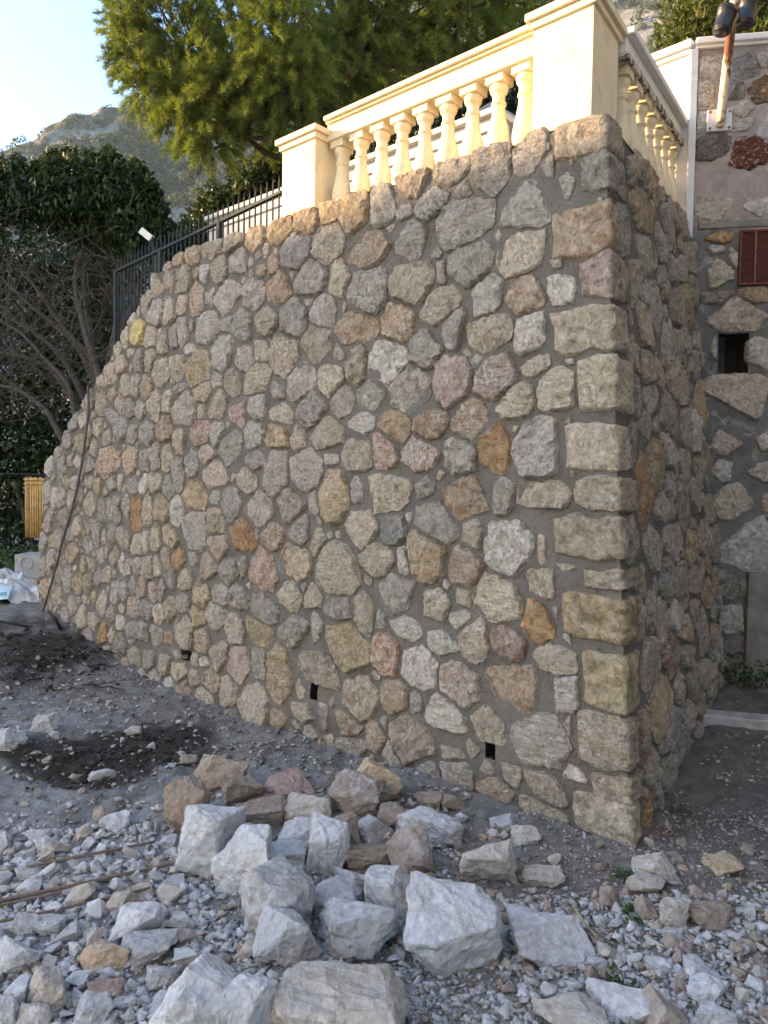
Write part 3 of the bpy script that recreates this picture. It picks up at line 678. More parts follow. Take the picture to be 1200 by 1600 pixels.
rgw = np.random.default_rng(11)
quoins = []
for (x0, y0, x1, y1, sw, cc) in QUOIN:
    ym = (y0 + y1) / 2; s0, z0 = f_uv(x0, ym); zt = f_uv(x1 - 4, y0)[1] + 0.008; zb = f_uv(x1 - 4, y1)[1] - 0.008; s0 = s0 * 1.05
    xc = proj(corner((zt + zb) / 2))[0]; s1 = r_uv(xc + sw, ym)[0]
    quoins.append((s0, s1, zb, zt, cc))
front = parse(FRONT, f_uv)
for s in front: s[2] *= 1.16; s[3] *= 1.16
front = dedupe(front)
holes = []
for (x0, y0, x1, y1) in HOLES_PX:
    a, z1 = f_uv(x0, y0); b_, z0 = f_uv(x1, y1); holes.append((min(a, b_), max(a, b_), min(z0, z1), max(z0, z1)))
blockers = [[(q[0] + 0) / 2, (q[2] + q[3]) / 2, q[0] / 2 * 1.02, (q[3] - q[2]) / 2 * 1.02, 0, 'g'] for q in quoins] + \
           [[(h[0] + h[1]) / 2, (h[2] + h[3]) / 2, (h[1] - h[0]) / 2 + .01, (h[3] - h[2]) / 2 + .01, 0, 'g'] for h in holes]
def in_front(u, v): return 0.02 < u < S_END - 0.03 and -0.12 + 0.3 * max(0, (u - 3.6) / 2.6) * 1.0 < v < top_z(u) - 0.05
extra = fill(front + blockers, in_front, (0, S_END, -0.15, 3.43), 0.014, rgw, lambda u, v: float(np.interp(u, [0, 3, 5, 6], [0.05, 0.055, 0.085, 0.085])), rmin=0.021, target=520)
fst = front + extra
def front_limits(s):
    u, v = s[0], s[1]
    out = [(1, 0, S_END + 0.005), (-1, 0, -0.03 if v > 0 else 0)]
    e = 0.01
    zt = top_z(u) + 0.02; sl = (top_z(u + 0.05) - top_z(u - 0.05)) / 0.1; L = math.hypot(1, sl)
    out.append((-sl / L, 1 / L, (zt - sl * u) / L))
    for q in quoins:                                      # keep off the corner stones
        if v > q[2] - 0.02 and v < q[3] + 0.02: out.append((-1, 0, -(q[0] + 0.018)))
        elif u < q[0] + 0.03 and abs(v - (q[2] + q[3]) / 2) < 0.35:
            if v >= q[3] + 0.02: out.append((0, -1, -(q[3] + 0.015)))
            else: out.append((0, 1, q[2] - 0.015))
    for h in holes:
        if h[0] - .25 < u < h[1] + .25 and h[2] - .3 < v < h[3] + .3:
            if v > h[3]: out.append((0, -1, -h[3] - .004))
            elif v < h[2]: out.append((0, 1, h[2] - .004))
            elif u > h[1]: out.append((-1, 0, -h[1] - .004))
            else: out.append((1, 0, h[0] - .004))
    return out
FR = layout(fst, 0.015, front_limits, True, rgw)
side = dedupe(parse(SIDE, r_uv))
# where the side face runs into the old wall
def side_end(z):
    c = corner(z); n = OWN; return float(((OW0 - c) @ n) / (DR @ n))
side = [s for s in side if s[0] < side_end(s[1]) + 0.02]
for s in side: s[2] *= 1.2; s[3] *= 1.18
sblock = [[q[1] / 2, (q[2] + q[3]) / 2, q[1] / 2 * 1.02, (q[3] - q[2]) / 2 * 1.02, 0, 'g'] for q in quoins]
extra2 = fill(side + sblock, lambda u, v: 0.02 < u < side_end(v) - 0.02 and 0.0 + 0.1 * u < v < 3.38, (0, 2.4, -0.1, 3.43), 0.018, rgw, lambda u, v: 0.07, rmin=0.028)
sst = side + extra2
def side_limits(s):
    u, v = s[0], s[1]; out = [(1, 0, side_end(v) + 0.02), (0, 1, 3.45), (-1, 0, 0)]
    for q in quoins:
        if v > q[2] - 0.02 and v < q[3] + 0.02: out.append((-1, 0, -(q[1] + 0.015)))
        elif u < q[1] + 0.03 and abs(v - (q[2] + q[3]) / 2) < 0.35:
            if v >= q[3] + 0.02: out.append((0, -1, -(q[3] + 0.012)))
            else: out.append((0, 1, q[2] - 0.012))
    return out
SRr = layout(sst, 0.014, side_limits, False, rgw)

def px_area(R, s, pt):
    x, y, z = proj(pt(s[0], s[1], 0)); return (np.mean(R) * F / z) ** 2 * (0.45 if pt is rpt else 0.75)
allst = [(px_area(FR[i], fst[i], fpt), 'f', i) for i in range(len(fst))] + [(px_area(SRr[i], sst[i], rpt), 's', i) for i in range(len(sst))]
allst.sort(key=lambda t: -t[0])
rest = []; rest_c1 = []; rest_c2 = []
NPART = 300 - len(quoins)
for rank, (ar, wh, i) in enumerate(allst):
    R, s, pt, fl = (FR[i], fst[i], fpt, True) if wh == 'f' else (SRr[i], sst[i], rpt, False)
    if np.mean(R) < 0.012: continue
    hgt = np.clip(np.mean(R) * 0.26, 0.009, 0.024) * rgw.uniform(0.6, 1.5)
    V, fl = stone_piece(R, s, pt, hgt, 100 + rank, fl)
    c1, c2 = pal(s[5], rgw)
    if rank < NPART:
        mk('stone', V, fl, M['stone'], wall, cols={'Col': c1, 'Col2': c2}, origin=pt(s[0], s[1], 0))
    else:
        rest.append((V, fl)); rest_c1.append(np.tile(c1, (len(V), 1))); rest_c2.append(np.tile(c2, (len(V), 1)))
V, Fc = join(rest)
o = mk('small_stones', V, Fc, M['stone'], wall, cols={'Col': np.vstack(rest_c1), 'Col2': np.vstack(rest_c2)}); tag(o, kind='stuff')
# corner stones wrap round the corner
def quoin_mesh(q, seed):
    s0, s1, zb, zt, cc = q; rg = np.random.default_rng(seed)
    na, nb, nz = 14, 7, 14
    us = np.concatenate([-np.linspace(s0, 0, na), np.linspace(0, s1, nb)[1:]]); zs = np.linspace(zb, zt, nz)
    nu = len(us); U, Zz = np.meshgrid(us, zs, indexing='ij')
    eu = np.minimum(np.arange(nu), nu - 1 - np.arange(nu))[:, None]; ez = np.minimum(np.arange(nz), nz - 1 - np.arange(nz))[None, :]
    lvl = np.minimum(np.minimum(eu, ez), 2) / 2.0; us0 = us
    cu = (s1 - s0) / 2; hu = (s0 + s1) / 2; cz = (zb + zt) / 2; hz = (zt - zb) / 2
    a = (U - cu) / hu; b_ = (Zz - cz) / hz                # round the outline off a little
    top = 0.035 * vnoise(np.stack([us * 9, 0 * us, 0 * us + seed], -1), 3) + 0.012 * vnoise(np.stack([us * 30, 0 * us, 0 * us + seed], -1), 5)
    bot = 0.035 * vnoise(np.stack([us * 9, 0 * us + 9, 0 * us + seed], -1), 3) + 0.012 * vnoise(np.stack([us * 30, 0 * us + 9, 0 * us + seed], -1), 5)
    rnd = 0.22 * np.abs(a) ** 6                          # ends of the block are lower than its middle
    Zz = cz + np.where(b_ > 0, b_ * (hz * (1 - rnd) + 0.5 * top[:, None]), b_ * (hz * (1 - rnd) + 0.5 * bot[:, None]))
    endj = 0.05 * vnoise(np.stack([0 * zs, zs * 11, 0 * zs + seed], -1), 7)
    Uo = np.where(np.abs(U) < 1e-9, 0, U * (1 + endj[None, :] * (np.abs(a) > 0.55)))
    Uo = np.where((U < 0) & (Uo > -0.004), -0.004, Uo); Uo = np.where((U > 0) & (Uo < 0.004), 0.004, Uo)
    hgt = 0.018 * rg.uniform(0.7, 1.3)
    qn = np.stack([Uo, Zz, 0 * U + seed * 0.7], -1)
    W = -0.05 * (lvl == 0) + hgt * (lvl > 0) * (0.75 + 0.25 * lvl) + lvl * (0.018 * fbm(qn * 16, 3, seed) + 0.012 * vnoise(qn * 50, seed + 5) + 0.010 * (0.5 - np.abs(fbm(qn * 9, 2, seed + 3))))
    mit = unit(NLu + NRu); mk_ = mit / (mit @ NLu)
    V = np.empty(U.shape + (3,))
    for i in range(nu):
        for j in range(nz):
            u, z, w = Uo[i, j], Zz[i, j], W[i, j]
            V[i, j] = corner(z) + mk_ * (w * 0.92) if u == 0 else (fpt(-u, z, w) if u < 0 else rpt(u, z, w))
    return V.reshape(-1, 3), grid_faces(nu, nz)[:, ::-1]
for k, q in enumerate(quoins):
    V, Fc = quoin_mesh(q, 300 + k); c1, c2 = pal(q[4], rgw)
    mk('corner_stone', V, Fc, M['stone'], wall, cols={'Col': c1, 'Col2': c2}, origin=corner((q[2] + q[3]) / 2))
# mortar: front, side, top and end
su = np.concatenate([np.arange(0, S_END, 0.022), [S_END]]); nv = 150
U = np.repeat(su[:, None], nv, 1); T = np.linspace(0, 1, nv)[None, :]
ZT = np.array([top_z(u) - 0.015 for u in su])[:, None]; Zm = -0.35 + (ZT + 0.35) * T
q = np.stack([U, Zm, 0 * U], -1)
Wm = -0.004 + 0.011 * fbm(q * 9, 4, 21) + 0.004 * fbm(q * 40, 3, 25)
Wm[0, :] = 0.0
V = (BASE + Zm[..., None] * (Z + np.array([KXY[0], KXY[1], 0])) + U[..., None] * DL + Wm[..., None] * NLu)
Fq = grid_faces(len(su), nv)
cu = q.reshape(-1, 3)[Fq].mean(1); keepf = np.ones(len(Fq), bool)
for h in holes: keepf &= ~((cu[:, 0] > h[0]) & (cu[:, 0] < h[1]) & (cu[:, 1] > h[2]) & (cu[:, 1] < h[3]))
mk('mortar', V.reshape(-1, 3), Fq[keepf], M['mortar'], wall, smooth=True)
for h in holes:
    e = 0.014; pts = []
    for w in (-0.016, -0.22):
        for (u, z) in ((h[0] - e, h[2] - e), (h[1] + e, h[2] - e), (h[1] + e, h[3] + e), (h[0] - e, h[3] + e)): pts.append(fpt(u, z, w))
    mk('weep_hole', np.array(pts), [(4, 5, 6, 7), (0, 1, 5, 4), (1, 2, 6, 5), (2, 3, 7, 6), (3, 0, 4, 7)], M['hole'], wall)
su2 = np.linspace(0, 1, 90); U2 = np.empty((90, nv)); Z2 = np.empty((90, nv))
for j, t in enumerate(np.linspace(0, 1, nv)):
    z = -0.35 + (3.415 + 0.35) * t; U2[:, j] = su2 * (side_end(z) + 0.06); Z2[:, j] = z
q = np.stack([U2, Z2, 0 * U2 + 5], -1); W2 = -0.004 + 0.011 * fbm(q * 9, 4, 22) + 0.004 * fbm(q * 40, 3, 26); W2[0, :] = 0
V = (BASE + Z2[..., None] * (Z + np.array([KXY[0], KXY[1], 0])) + U2[..., None] * DR + W2[..., None] * NRu)
mk('mortar', V.reshape(-1, 3), grid_faces(90, nv)[:, ::-1], M['mortar'], wall, smooth=True)
# top bed and far end
us = np.linspace(0.14, S_END, 120); dep = np.linspace(0, 0.40, 8); Vt = np.empty((120, 8, 3))
for i, u in enumerate(us):
    for j, d_ in enumerate(dep): Vt[i, j] = fpt(u, top_z(u) - 0.016 + 0.012 * math.sin(u * 9 + j * 2), 0) - NL * d_ + DR * 0.0
mk('bed', Vt.reshape(-1, 3), grid_faces(120, 8), M['mortar'], wall, smooth=True)
ends = np.array([[fpt(S_END, z, 0) - NL * d_ for z in np.linspace(-0.35, top_z(S_END) - 0.015, 20)] for d_ in np.linspace(0, 0.4, 6)])
mk('end_face', ends.reshape(-1, 3), grid_faces(6, 20), M['mortar'], wall, smooth=True)
backv = np.array([[fpt(u, z, 0) - NL * 0.4 for z in (-0.35, top_z(u) - 0.015)] for u in np.linspace(3.3, S_END, 40)])
mk('back_face', backv.reshape(-1, 3), grid_faces(40, 2), M['mortar'], wall)
tb = np.array([[rpt(u, 3.412, 0) - NR * d_ for d_ in (0, 0.1, 0.2, 0.4)] for u in np.linspace(0.10, 2.1, 30)])
mk('bed', tb.reshape(-1, 3), grid_faces(30, 4)[:, ::-1], M['mortar'], wall)

tag(wall, kind='thing')
# ================================================================== BALUSTRADES
def bp(t, off, z): q = CT + DL * t - NL * off; return np.array([q[0], q[1], z])
def sp_(t, off, z): q = CT + DR * t - NR * off; return np.array([q[0], q[1], z])
BPROF = [(0.046, 0.0), (0.048, 0.022), (0.046, 0.030), (0.044, 0.034), (0.052, 0.042), (0.062, 0.058), (0.069, 0.085), (0.071, 0.108), (0.069, 0.135), (0.060, 0.185),
         (0.048, 0.235), (0.040, 0.280), (0.0365, 0.318), (0.0365, 0.326), (0.043, 0.330), (0.045, 0.338), (0.043, 0.346), (0.0365, 0.350), (0.037, 0.385), (0.0385, 0.393),
         (0.048, 0.402), (0.053, 0.415), (0.055, 0.430), (0.053, 0.445)]
BZ = 3.452
def baluster(pos, ax, ay, mat, par):
    V, Fc = lathe(BPROF, (pos[0], pos[1], BZ), 28)
    b = mk('baluster', V, Fc, mat, par, smooth=True, origin=(pos[0], pos[1], BZ))
    V, Fc = bevel_box((pos[0], pos[1], 0), ax, ay, Z, (-0.060, 0.060), (-0.060, 0.060), (BZ + 0.445, BZ + 0.492), 0.003)
    mk('abacus', V, Fc, mat, b)
    V, Fc = bevel_box((pos[0], pos[1], 0), ax, ay, Z, (-0.055, 0.055), (-0.055, 0.055), (BZ - 0.05, BZ + 0.002), 0.003)
    mk('plinth', V, Fc, mat, b)
def pier(par, o, ax, ay, la, lb, z0, z1, mat, capmat):
    """pier from corner o along ax, ay with a moulded cap"""
    V, Fc = bevel_box(o, ax, ay, Z, (0, la), (0, lb), (z0, z1), 0.004); p = mk('pier', V, Fc, mat, par)
    V1 = bevel_box(o, ax, ay, Z, (-0.018, la + 0.018), (-0.018, lb + 0.018), (z1 - 0.02, z1 + 0.018), 0.004)
    V2 = bevel_box(o, ax, ay, Z, (-0.04, la + 0.04), (-0.04, lb + 0.04), (z1 + 0.0185, z1 + 0.058), 0.006)
    V, Fc = join([V1, V2]); mk('cap', V, Fc, capmat, p)
    return p
ba = root('balustrade', bp(1.3, 0.2, TOPZ), 'sunlit cream stone balustrade between two square piers on the wall top', 'balustrade')
o2 = lambda v: np.array([v[0], v[1], 0.0])
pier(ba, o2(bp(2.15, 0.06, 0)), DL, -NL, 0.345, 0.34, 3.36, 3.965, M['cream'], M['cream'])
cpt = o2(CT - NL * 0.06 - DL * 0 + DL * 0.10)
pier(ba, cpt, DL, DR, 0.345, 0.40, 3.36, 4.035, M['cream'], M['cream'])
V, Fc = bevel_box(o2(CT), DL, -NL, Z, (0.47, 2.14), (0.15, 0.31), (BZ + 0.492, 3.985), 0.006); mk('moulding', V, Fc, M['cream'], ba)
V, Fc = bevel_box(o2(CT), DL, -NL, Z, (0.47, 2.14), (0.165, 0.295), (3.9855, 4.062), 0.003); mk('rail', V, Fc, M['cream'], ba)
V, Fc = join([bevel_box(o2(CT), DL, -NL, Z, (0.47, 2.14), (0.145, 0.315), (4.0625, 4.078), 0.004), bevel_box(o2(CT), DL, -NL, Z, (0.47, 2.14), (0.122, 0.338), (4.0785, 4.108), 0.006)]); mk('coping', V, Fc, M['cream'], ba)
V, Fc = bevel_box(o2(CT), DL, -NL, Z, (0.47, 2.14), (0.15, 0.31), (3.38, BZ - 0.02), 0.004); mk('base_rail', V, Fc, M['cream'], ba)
for px in (535, 565, 597, 629, 664, 700, 738, 778, 819):
    q = hit(px, 230, bp(0, 0.23, 0), NL); t = (q - CT) @ DL; baluster(bp(t, 0.23, 0), DL, -NL, M['cream'], ba)
bs_ = root('side_balustrade', sp_(1.2, 0.13, TOPZ), 'shaded white balustrade with lichen stained rail running back from the big pier', 'balustrade')
T0, T1 = 0.52, 1.93
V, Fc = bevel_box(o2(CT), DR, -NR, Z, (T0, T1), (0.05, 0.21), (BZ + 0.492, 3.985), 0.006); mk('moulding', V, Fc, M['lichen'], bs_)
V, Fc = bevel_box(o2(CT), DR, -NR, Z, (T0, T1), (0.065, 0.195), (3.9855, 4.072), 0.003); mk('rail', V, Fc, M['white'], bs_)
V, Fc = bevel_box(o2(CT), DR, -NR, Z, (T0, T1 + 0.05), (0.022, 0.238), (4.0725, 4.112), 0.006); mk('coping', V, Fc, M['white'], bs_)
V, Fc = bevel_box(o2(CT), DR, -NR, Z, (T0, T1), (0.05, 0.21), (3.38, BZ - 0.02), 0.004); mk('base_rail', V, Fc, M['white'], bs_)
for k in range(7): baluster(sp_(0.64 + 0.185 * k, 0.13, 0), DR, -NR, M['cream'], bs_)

# ================================================================== WHITE RETURN WALL AND OLD WALL
WA, WB = np.array([1.30, 5.93, 0]), np.array([2.055, 5.215, 0]); WD = unit(WB - WA); WNm = np.array([WD[1], -WD[0], 0]); WL = np.linalg.norm(WB - WA)
rw = root('return_wall', WA + Z * 3.3, 'smooth white rendered wall end with moulded coping beside the old wall', 'wall'); tag(rw, kind='thing')
V, Fc = box(WA, WD, -WNm, Z, (0, WL), (0, 0.30), (3.0, 4.555)); mk('render', V, Fc, M['white'], rw)
V, Fc = join([bevel_box(WA, WD, -WNm, Z, (-0.03, WL + 0.012), (-0.025, 0.32), (4.556, 4.585), 0.005), bevel_box(WA, WD, -WNm, Z, (-0.05, WL + 0.025), (-0.055, 0.34), (4.5855, 4.632), 0.008)])
mk('coping', V, Fc, M['white'], rw)
OLD = {(1040, 0, 6.669): "310,610,545,840,g,20 318,830,478,1120,c 300,1170,436,1390,c 690,570,1030,790,B,15 640,860,800,1080,B 880,840,1080,1060,n 700,1060,880,1220,c,30 690,1240,890,1370,c,20 "
        "280,1400,680,1620,d 690,1450,1040,1720,m 970,1170,1180,1450,w 900,560,1100,700,g",
       (1060, 320, 5.336): "120,-20,460,135,c 550,-40,800,85,W 255,240,420,325,O 265,335,370,405,c 430,340,503,570,g 270,450,430,700,c 225,715,470,810,B 480,700,760,815,y 285,820,720,1050,c "
        "262,1100,318,1340,g 590,1100,800,1365,c",
       (1080, 580, 5.0): "165,10,600,315,c 175,470,380,635,p 515,505,640,610,w 185,720,290,860,w 190,905,425,1125,c 570,970,680,1130,p 225,1175,760,1510,W 460,740,620,850,g",
       (1060, 880, 4.21): "262,70,430,250,d 262,280,425,460,g 270,420,400,470,w 262,475,425,590,d 290,600,420,690,d 330,700,560,850,B"}
ow = root('old_stone_wall', opt(1.2, 0.2), 'old weathered garden wall of pale stones in dark patched cement', 'wall'); tag(ow, kind='thing')
ost = parse(OLD, o_uv)
HB = [o_uv(1121, 519), o_uv(1166, 583)]; hu0, hu1 = sorted((HB[0][0], HB[1][0])); hz0, hz1 = sorted((HB[0][1], HB[1][1]))
GB = [o_uv(1155, 362), o_uv(1156, 447)]; gz1, gz0 = GB[0][1], GB[1][1]; gu0 = GB[0][0]; gu1 = gu0 + 0.42
def old_limits(s):
    out = [(-1, 0, -0.055 if s[1] > 3.3 else 0.02)]
    for (a, b_, c, d_) in ((hu0, hu1, hz0, hz1), (gu0, gu1, gz0, gz1)):
        if a - .3 < s[0] < b_ + .3 and c - .3 < s[1] < d_ + .3:
            if s[1] > d_: out.append((0, -1, -d_ - .003))
            elif s[1] < c: out.append((0, 1, c - .003))
            elif s[0] > b_: out.append((-1, 0, -b_ - .003))
            else: out.append((1, 0, a - .003))
    return out
rgo = np.random.default_rng(5)
for s in list(ost):                                       # stones beyond the frame continue the wall
    pass
far_old = fill(ost + [[(hu0 + hu1) / 2, (hz0 + hz1) / 2, (hu1 - hu0) / 2, (hz1 - hz0) / 2, 0, 'g'], [(gu0 + gu1) / 2, (gz0 + gz1) / 2, .22, .2, 0, 'g'], [.70, .7, .26, .4, 0, 'g']],
               lambda u, v: 0.74 < u < 2.6 and 0.3 < v < 4.45, (0.0, 2.6, 0.3, 4.5), 0.03, rgo, lambda u, v: 0.14 if u > .7 else .06, tries=4000, rmin=0.035, target=110)
ost += far_old
for s in ost: s[2] *= 1.3; s[3] *= 1.25
OR = layout(ost, 0.012, old_limits, False, rgo)
for i, s in enumerate(ost):
    if np.mean(OR[i]) < 0.012: continue
    V, fl = stone_piece(OR[i], s, opt, 0.016 if s[1] > 3.35 else 0.028, 900 + i, False, rough=0.8); c1, c2 = pal(s[5], rgo)
    if s[5] in 'cwWgpb': c1[:3] = np.minimum((c1[:3] * 0.6 + 0.4 * c1[:3].mean()) * 1.4, 0.80)
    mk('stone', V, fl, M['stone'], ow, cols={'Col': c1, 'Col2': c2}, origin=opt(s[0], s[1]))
def old_mortar():
    m, nt, bs = new_mat('patched_cement'); g = N(nt); p = g.pos()
    zz = g.n('SeparateXYZ', ins={0: p}).outputs['Z']
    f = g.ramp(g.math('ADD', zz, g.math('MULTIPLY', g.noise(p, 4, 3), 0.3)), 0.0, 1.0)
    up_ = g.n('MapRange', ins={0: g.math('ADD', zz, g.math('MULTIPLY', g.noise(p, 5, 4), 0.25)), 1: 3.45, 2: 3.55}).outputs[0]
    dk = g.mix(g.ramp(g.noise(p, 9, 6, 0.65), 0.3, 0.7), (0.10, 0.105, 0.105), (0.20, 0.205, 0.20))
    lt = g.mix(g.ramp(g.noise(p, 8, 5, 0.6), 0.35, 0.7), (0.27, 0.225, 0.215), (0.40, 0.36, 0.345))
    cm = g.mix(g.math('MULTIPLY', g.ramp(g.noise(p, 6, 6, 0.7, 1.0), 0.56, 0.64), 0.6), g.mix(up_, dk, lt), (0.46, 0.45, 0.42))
    g.link(cm, bs.inputs['Base Color']); bs.inputs['Roughness'].default_value = 0.95
    g.link(g.bump(g.noise(p, 30, 7, 0.7), 0.7, 0.02), bs.inputs['Normal'])
    return m
M['old_mortar'] = old_mortar()
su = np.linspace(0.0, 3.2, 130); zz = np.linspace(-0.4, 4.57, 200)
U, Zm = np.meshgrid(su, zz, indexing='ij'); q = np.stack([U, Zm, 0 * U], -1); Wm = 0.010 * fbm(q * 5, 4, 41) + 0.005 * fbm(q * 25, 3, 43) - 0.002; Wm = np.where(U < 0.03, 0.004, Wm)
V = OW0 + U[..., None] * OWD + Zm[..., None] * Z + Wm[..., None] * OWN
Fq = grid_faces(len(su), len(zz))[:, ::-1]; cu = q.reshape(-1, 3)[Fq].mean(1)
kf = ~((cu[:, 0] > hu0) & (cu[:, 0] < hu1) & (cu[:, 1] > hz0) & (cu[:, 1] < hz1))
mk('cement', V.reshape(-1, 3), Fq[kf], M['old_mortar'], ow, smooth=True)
e = 0.03; pts = []
for w in (0.0, -0.35):
    for (u, z) in ((hu0 - e, hz0 - e), (hu1 + e, hz0 - e), (hu1 + e, hz1 + e), (hu0 - e, hz1 + e)): pts.append(opt(u, z, w))
mk('drain_opening', np.array(pts), [(4, 5, 6, 7), (0, 1, 5, 4), (1, 2, 6, 5), (2, 3, 7, 6), (3, 0, 4, 7)], M['hole'], ow)
V, Fc = box(OW0, OWD, -OWN, Z, (0, 3.2), (0.36, 0.5), (-0.4, 4.56)); mk('back', V, Fc, M['dark_concrete'], ow)
V, Fc = join([bevel_box(OW0, OWD, -OWN, Z, (0.03, 3.3), (-0.02, 0.5), (4.572, 4.592), 0.004), bevel_box(OW0, OWD, -OWN, Z, (0.03, 3.3), (-0.045, 0.52), (4.5925, 4.635), 0.008)]); mk('coping', V, Fc, M['white'], ow)
V, Fc = bevel_box(OW0, OWD, OWN, Z, (0.0, 0.050), (-0.01, 0.02), (3.3, 4.571), 0.006); mk('rendered_edge', V, Fc, M['plate'], ow)
# lintel slab under the pale upper part
u0, z0 = o_uv(1095, 362); u1, z1 = o_uv(1152, 347)
V, Fc = bevel_box(OW0, OWD, OWN, Z, (0.09, 0.9), (-0.02, 0.012), (z0 + 0.016, z1 + 0.012), 0.01); mk('lintel', V, Fc, M['dark_concrete'], ow)
# rusty grille
gr = root('vent_grille', opt(gu0 + 0.2, gz0), 'rusty dark red mesh vent grille set in the old wall', 'grille')
V, Fc = join([box(OW0, OWD, OWN, Z, (gu0, gu0 + 0.012), (-0.02, 0.035), (gz0, gz1)), box(OW0, OWD, OWN, Z, (gu1 - 0.012, gu1), (-0.02, 0.035), (gz0, gz1)),
              box(OW0, OWD, OWN, Z, (gu0 + 0.012, gu1 - 0.012), (-0.02, 0.034), (gz0, gz0 + 0.012)), box(OW0, OWD, OWN, Z, (gu0 + 0.012, gu1 - 0.012), (-0.02, 0.034), (gz1 - 0.012, gz1))])
mk('frame', V, Fc, M['grille'], gr)
for k in (0.095, 0.20, 0.305):
    V, Fc = box(OW0, OWD, OWN, Z, (gu0 + k, gu0 + k + 0.010), (0.024, 0.036), (gz0 + 0.012, gz1 - 0.012)); mk('bar', V, Fc, M['rust'], gr)
wires = []
for u in np.arange(gu0 + 0.016, gu1 - 0.012, 0.0105): wires.append(box(OW0, OWD, OWN, Z, (u, u + 0.0035), (0.016, 0.0195), (gz0 + 0.012, gz1 - 0.012)))
for z in np.arange(gz0 + 0.016, gz1 - 0.012, 0.0105): wires.append(box(OW0, OWD, OWN, Z, (gu0 + 0.012, gu1 - 0.012), (0.0196, 0.023), (z, z + 0.0035)))
V, Fc = join(wires); mk('mesh', V, Fc, M['grille'], gr)
V, Fc = box(OW0, OWD, OWN, Z, (gu0 + 0.012, gu1 - 0.012), (0.006, 0.010), (gz0 + 0.012, gz1 - 0.012)); mk('backing', V, Fc, M['hole'], gr)
# concrete post and kerb at the foot
u0, z1 = o_uv(1166, 893); z0 = o_uv(1166, 1042)[1]
cp = root('concrete_post', opt(u0 + 0.2, z0), 'grey stained concrete slab standing against the foot of the old wall', 'slab')
V, Fc = bevel_box(OW0, OWD, OWN, Z, (u0, u0 + 0.55), (-0.02, 0.06), (z0 - 0.35, z1), 0.01); mk('slab', V, Fc, M['dark_concrete'], cp)
V, Fc = bevel_box(OW0, OWD, OWN, Z, (u0 + 0.03, u0 + 0.52), (-0.02, 0.085), (z0 - 0.35, z0 + 0.02), 0.012); mk('footing', V, Fc, M['dark_concrete'], cp)
KD_ = unit([1, -0.30, 0]); KN_ = np.array([KD_[1], -KD_[0], 0]); k0 = at(1098, 1106, 4.56)
kb = root('kerb', k0, 'pale concrete kerb lying in front of the old wall', 'kerb')
V, Fc = bevel_box(o2(k0), KD_, KN_, Z, (-0.02, 1.5), (0, 0.14), (-0.1, k0[2]), 0.014); mk('kerb_stone', V, Fc, M['concrete'], kb)
V, Fc = bevel_box(o2(k0), KD_, KN_, Z, (0.10, 1.5), (0.12, 0.20), (-0.1, k0[2] - 0.075), 0.012); mk('haunching', V, Fc, M['concrete'], kb)

# lamp on its pole
lp0 = hit(1124, 188, OW0 + OWN * 0.02, OWN)
la = root('wall_lamp', lp0, 'peeling rusty pole on a metal plate carrying two black lamp heads', 'lamp')
V, Fc = bevel_box(lp0, OWD, OWN, Z, (-0.080, 0.080), (-0.015, 0.006), (-0.072, 0.072), 0.004); mk('base_plate', V, Fc, M['plate'], la)
for a in (-0.062, 0.062):
    for b_ in (-0.054, 0.054):
        q = lp0 + OWD * a + Z * b_; V, Fc = tube([q + OWN * 0.004, q + OWN * 0.016], 0.008, 8); mk('bolt', V, Fc, M['rust'], la)
ptop = at(1153, -40, 4.86); pts = [lp0 + OWN * 0.02 - Z * 0.055, lp0 + OWN * 0.045 + Z * 0.03, lp0 * 0.5 + ptop * 0.5 + OWN * 0.01, ptop]
V, Fc = tube(polyline(pts, 14), [0.020, 0.027] + [0.0285] * 12, 14); mk('pole', V, Fc, M['pole'], la, smooth=True)
for (xa, ya, xb, yb) in ((1137, 8, 1127, 52), (1171, -6, 1163, 41)):
    a, b_ = at(xa, ya, 4.84), at(xb, yb, 4.84); r = 0.056
    ts = [(0, .25), (.02, .55), (.06, .82), (.13, .97), (.2, 1), (.21, 1.05), (.25, 1.05), (.26, 1), (.84, .98), (.85, 1.03), (.89, 1.03), (.9, .97), (.97, .95), (1, .86)]
    V, Fc = tube([a + (b_ - a) * t for t, _ in ts], [r * k for _, k in ts], 20); h = mk('lamp_head', V, Fc, M['black'], la, smooth=True)
    pm = (a + b_) / 2; pc = proj(pm); q = at(1147, pc[1] - 4, 4.86)
    V, Fc = tube([pm + (q - pm) * 0.4, q], 0.014, 8); mk('bracket', V, Fc, M['rust'], h)

# ================================================================== WHITE PARAPET AND HOUSE ON THE TERRACE
qp = hit(600, 233, bp(0, 1.15, 0), NL); PZ = qp[2]
pw = root('garden_parapet', bp(2.5, 1.2, 3.39), 'low white parapet with stepped ledge running behind fence and balusters', 'wall'); tag(pw, kind='thing')
V, Fc = box(o2(CT), DL, -NL, Z, (1.42, 5.0), (1.18, 1.36), (2.6, PZ - 0.045)); mk('render', V, Fc, M['shaded_render'], pw)
V, Fc = bevel_box(o2(CT), DL, -NL, Z, (1.39, 5.03), (1.13, 1.41), (PZ - 0.0445, PZ), 0.006); mk('coping', V, Fc, M['shaded_render'], pw)
V, Fc = bevel_box(o2(CT), DL, -NL, Z, (1.41, 5.01), (1.155, 1.20), (PZ - 0.15, PZ - 0.115), 0.005); mk('ledge', V, Fc, M['shaded_render'], pw)
hs = at(700, 240, 11.5); hz = hs[2]
ho = root('white_house', (0.9, 11.8, 3.4), 'small white gabled house half hidden behind the balusters', 'house')
gy0 = 11.5; gl = at(672, 205, gy0)[0]; gr_ = at(860, 205, gy0)[0]; ze = at(672, 205, gy0)[2] - 0.25; mid = (gl + gr_) / 2
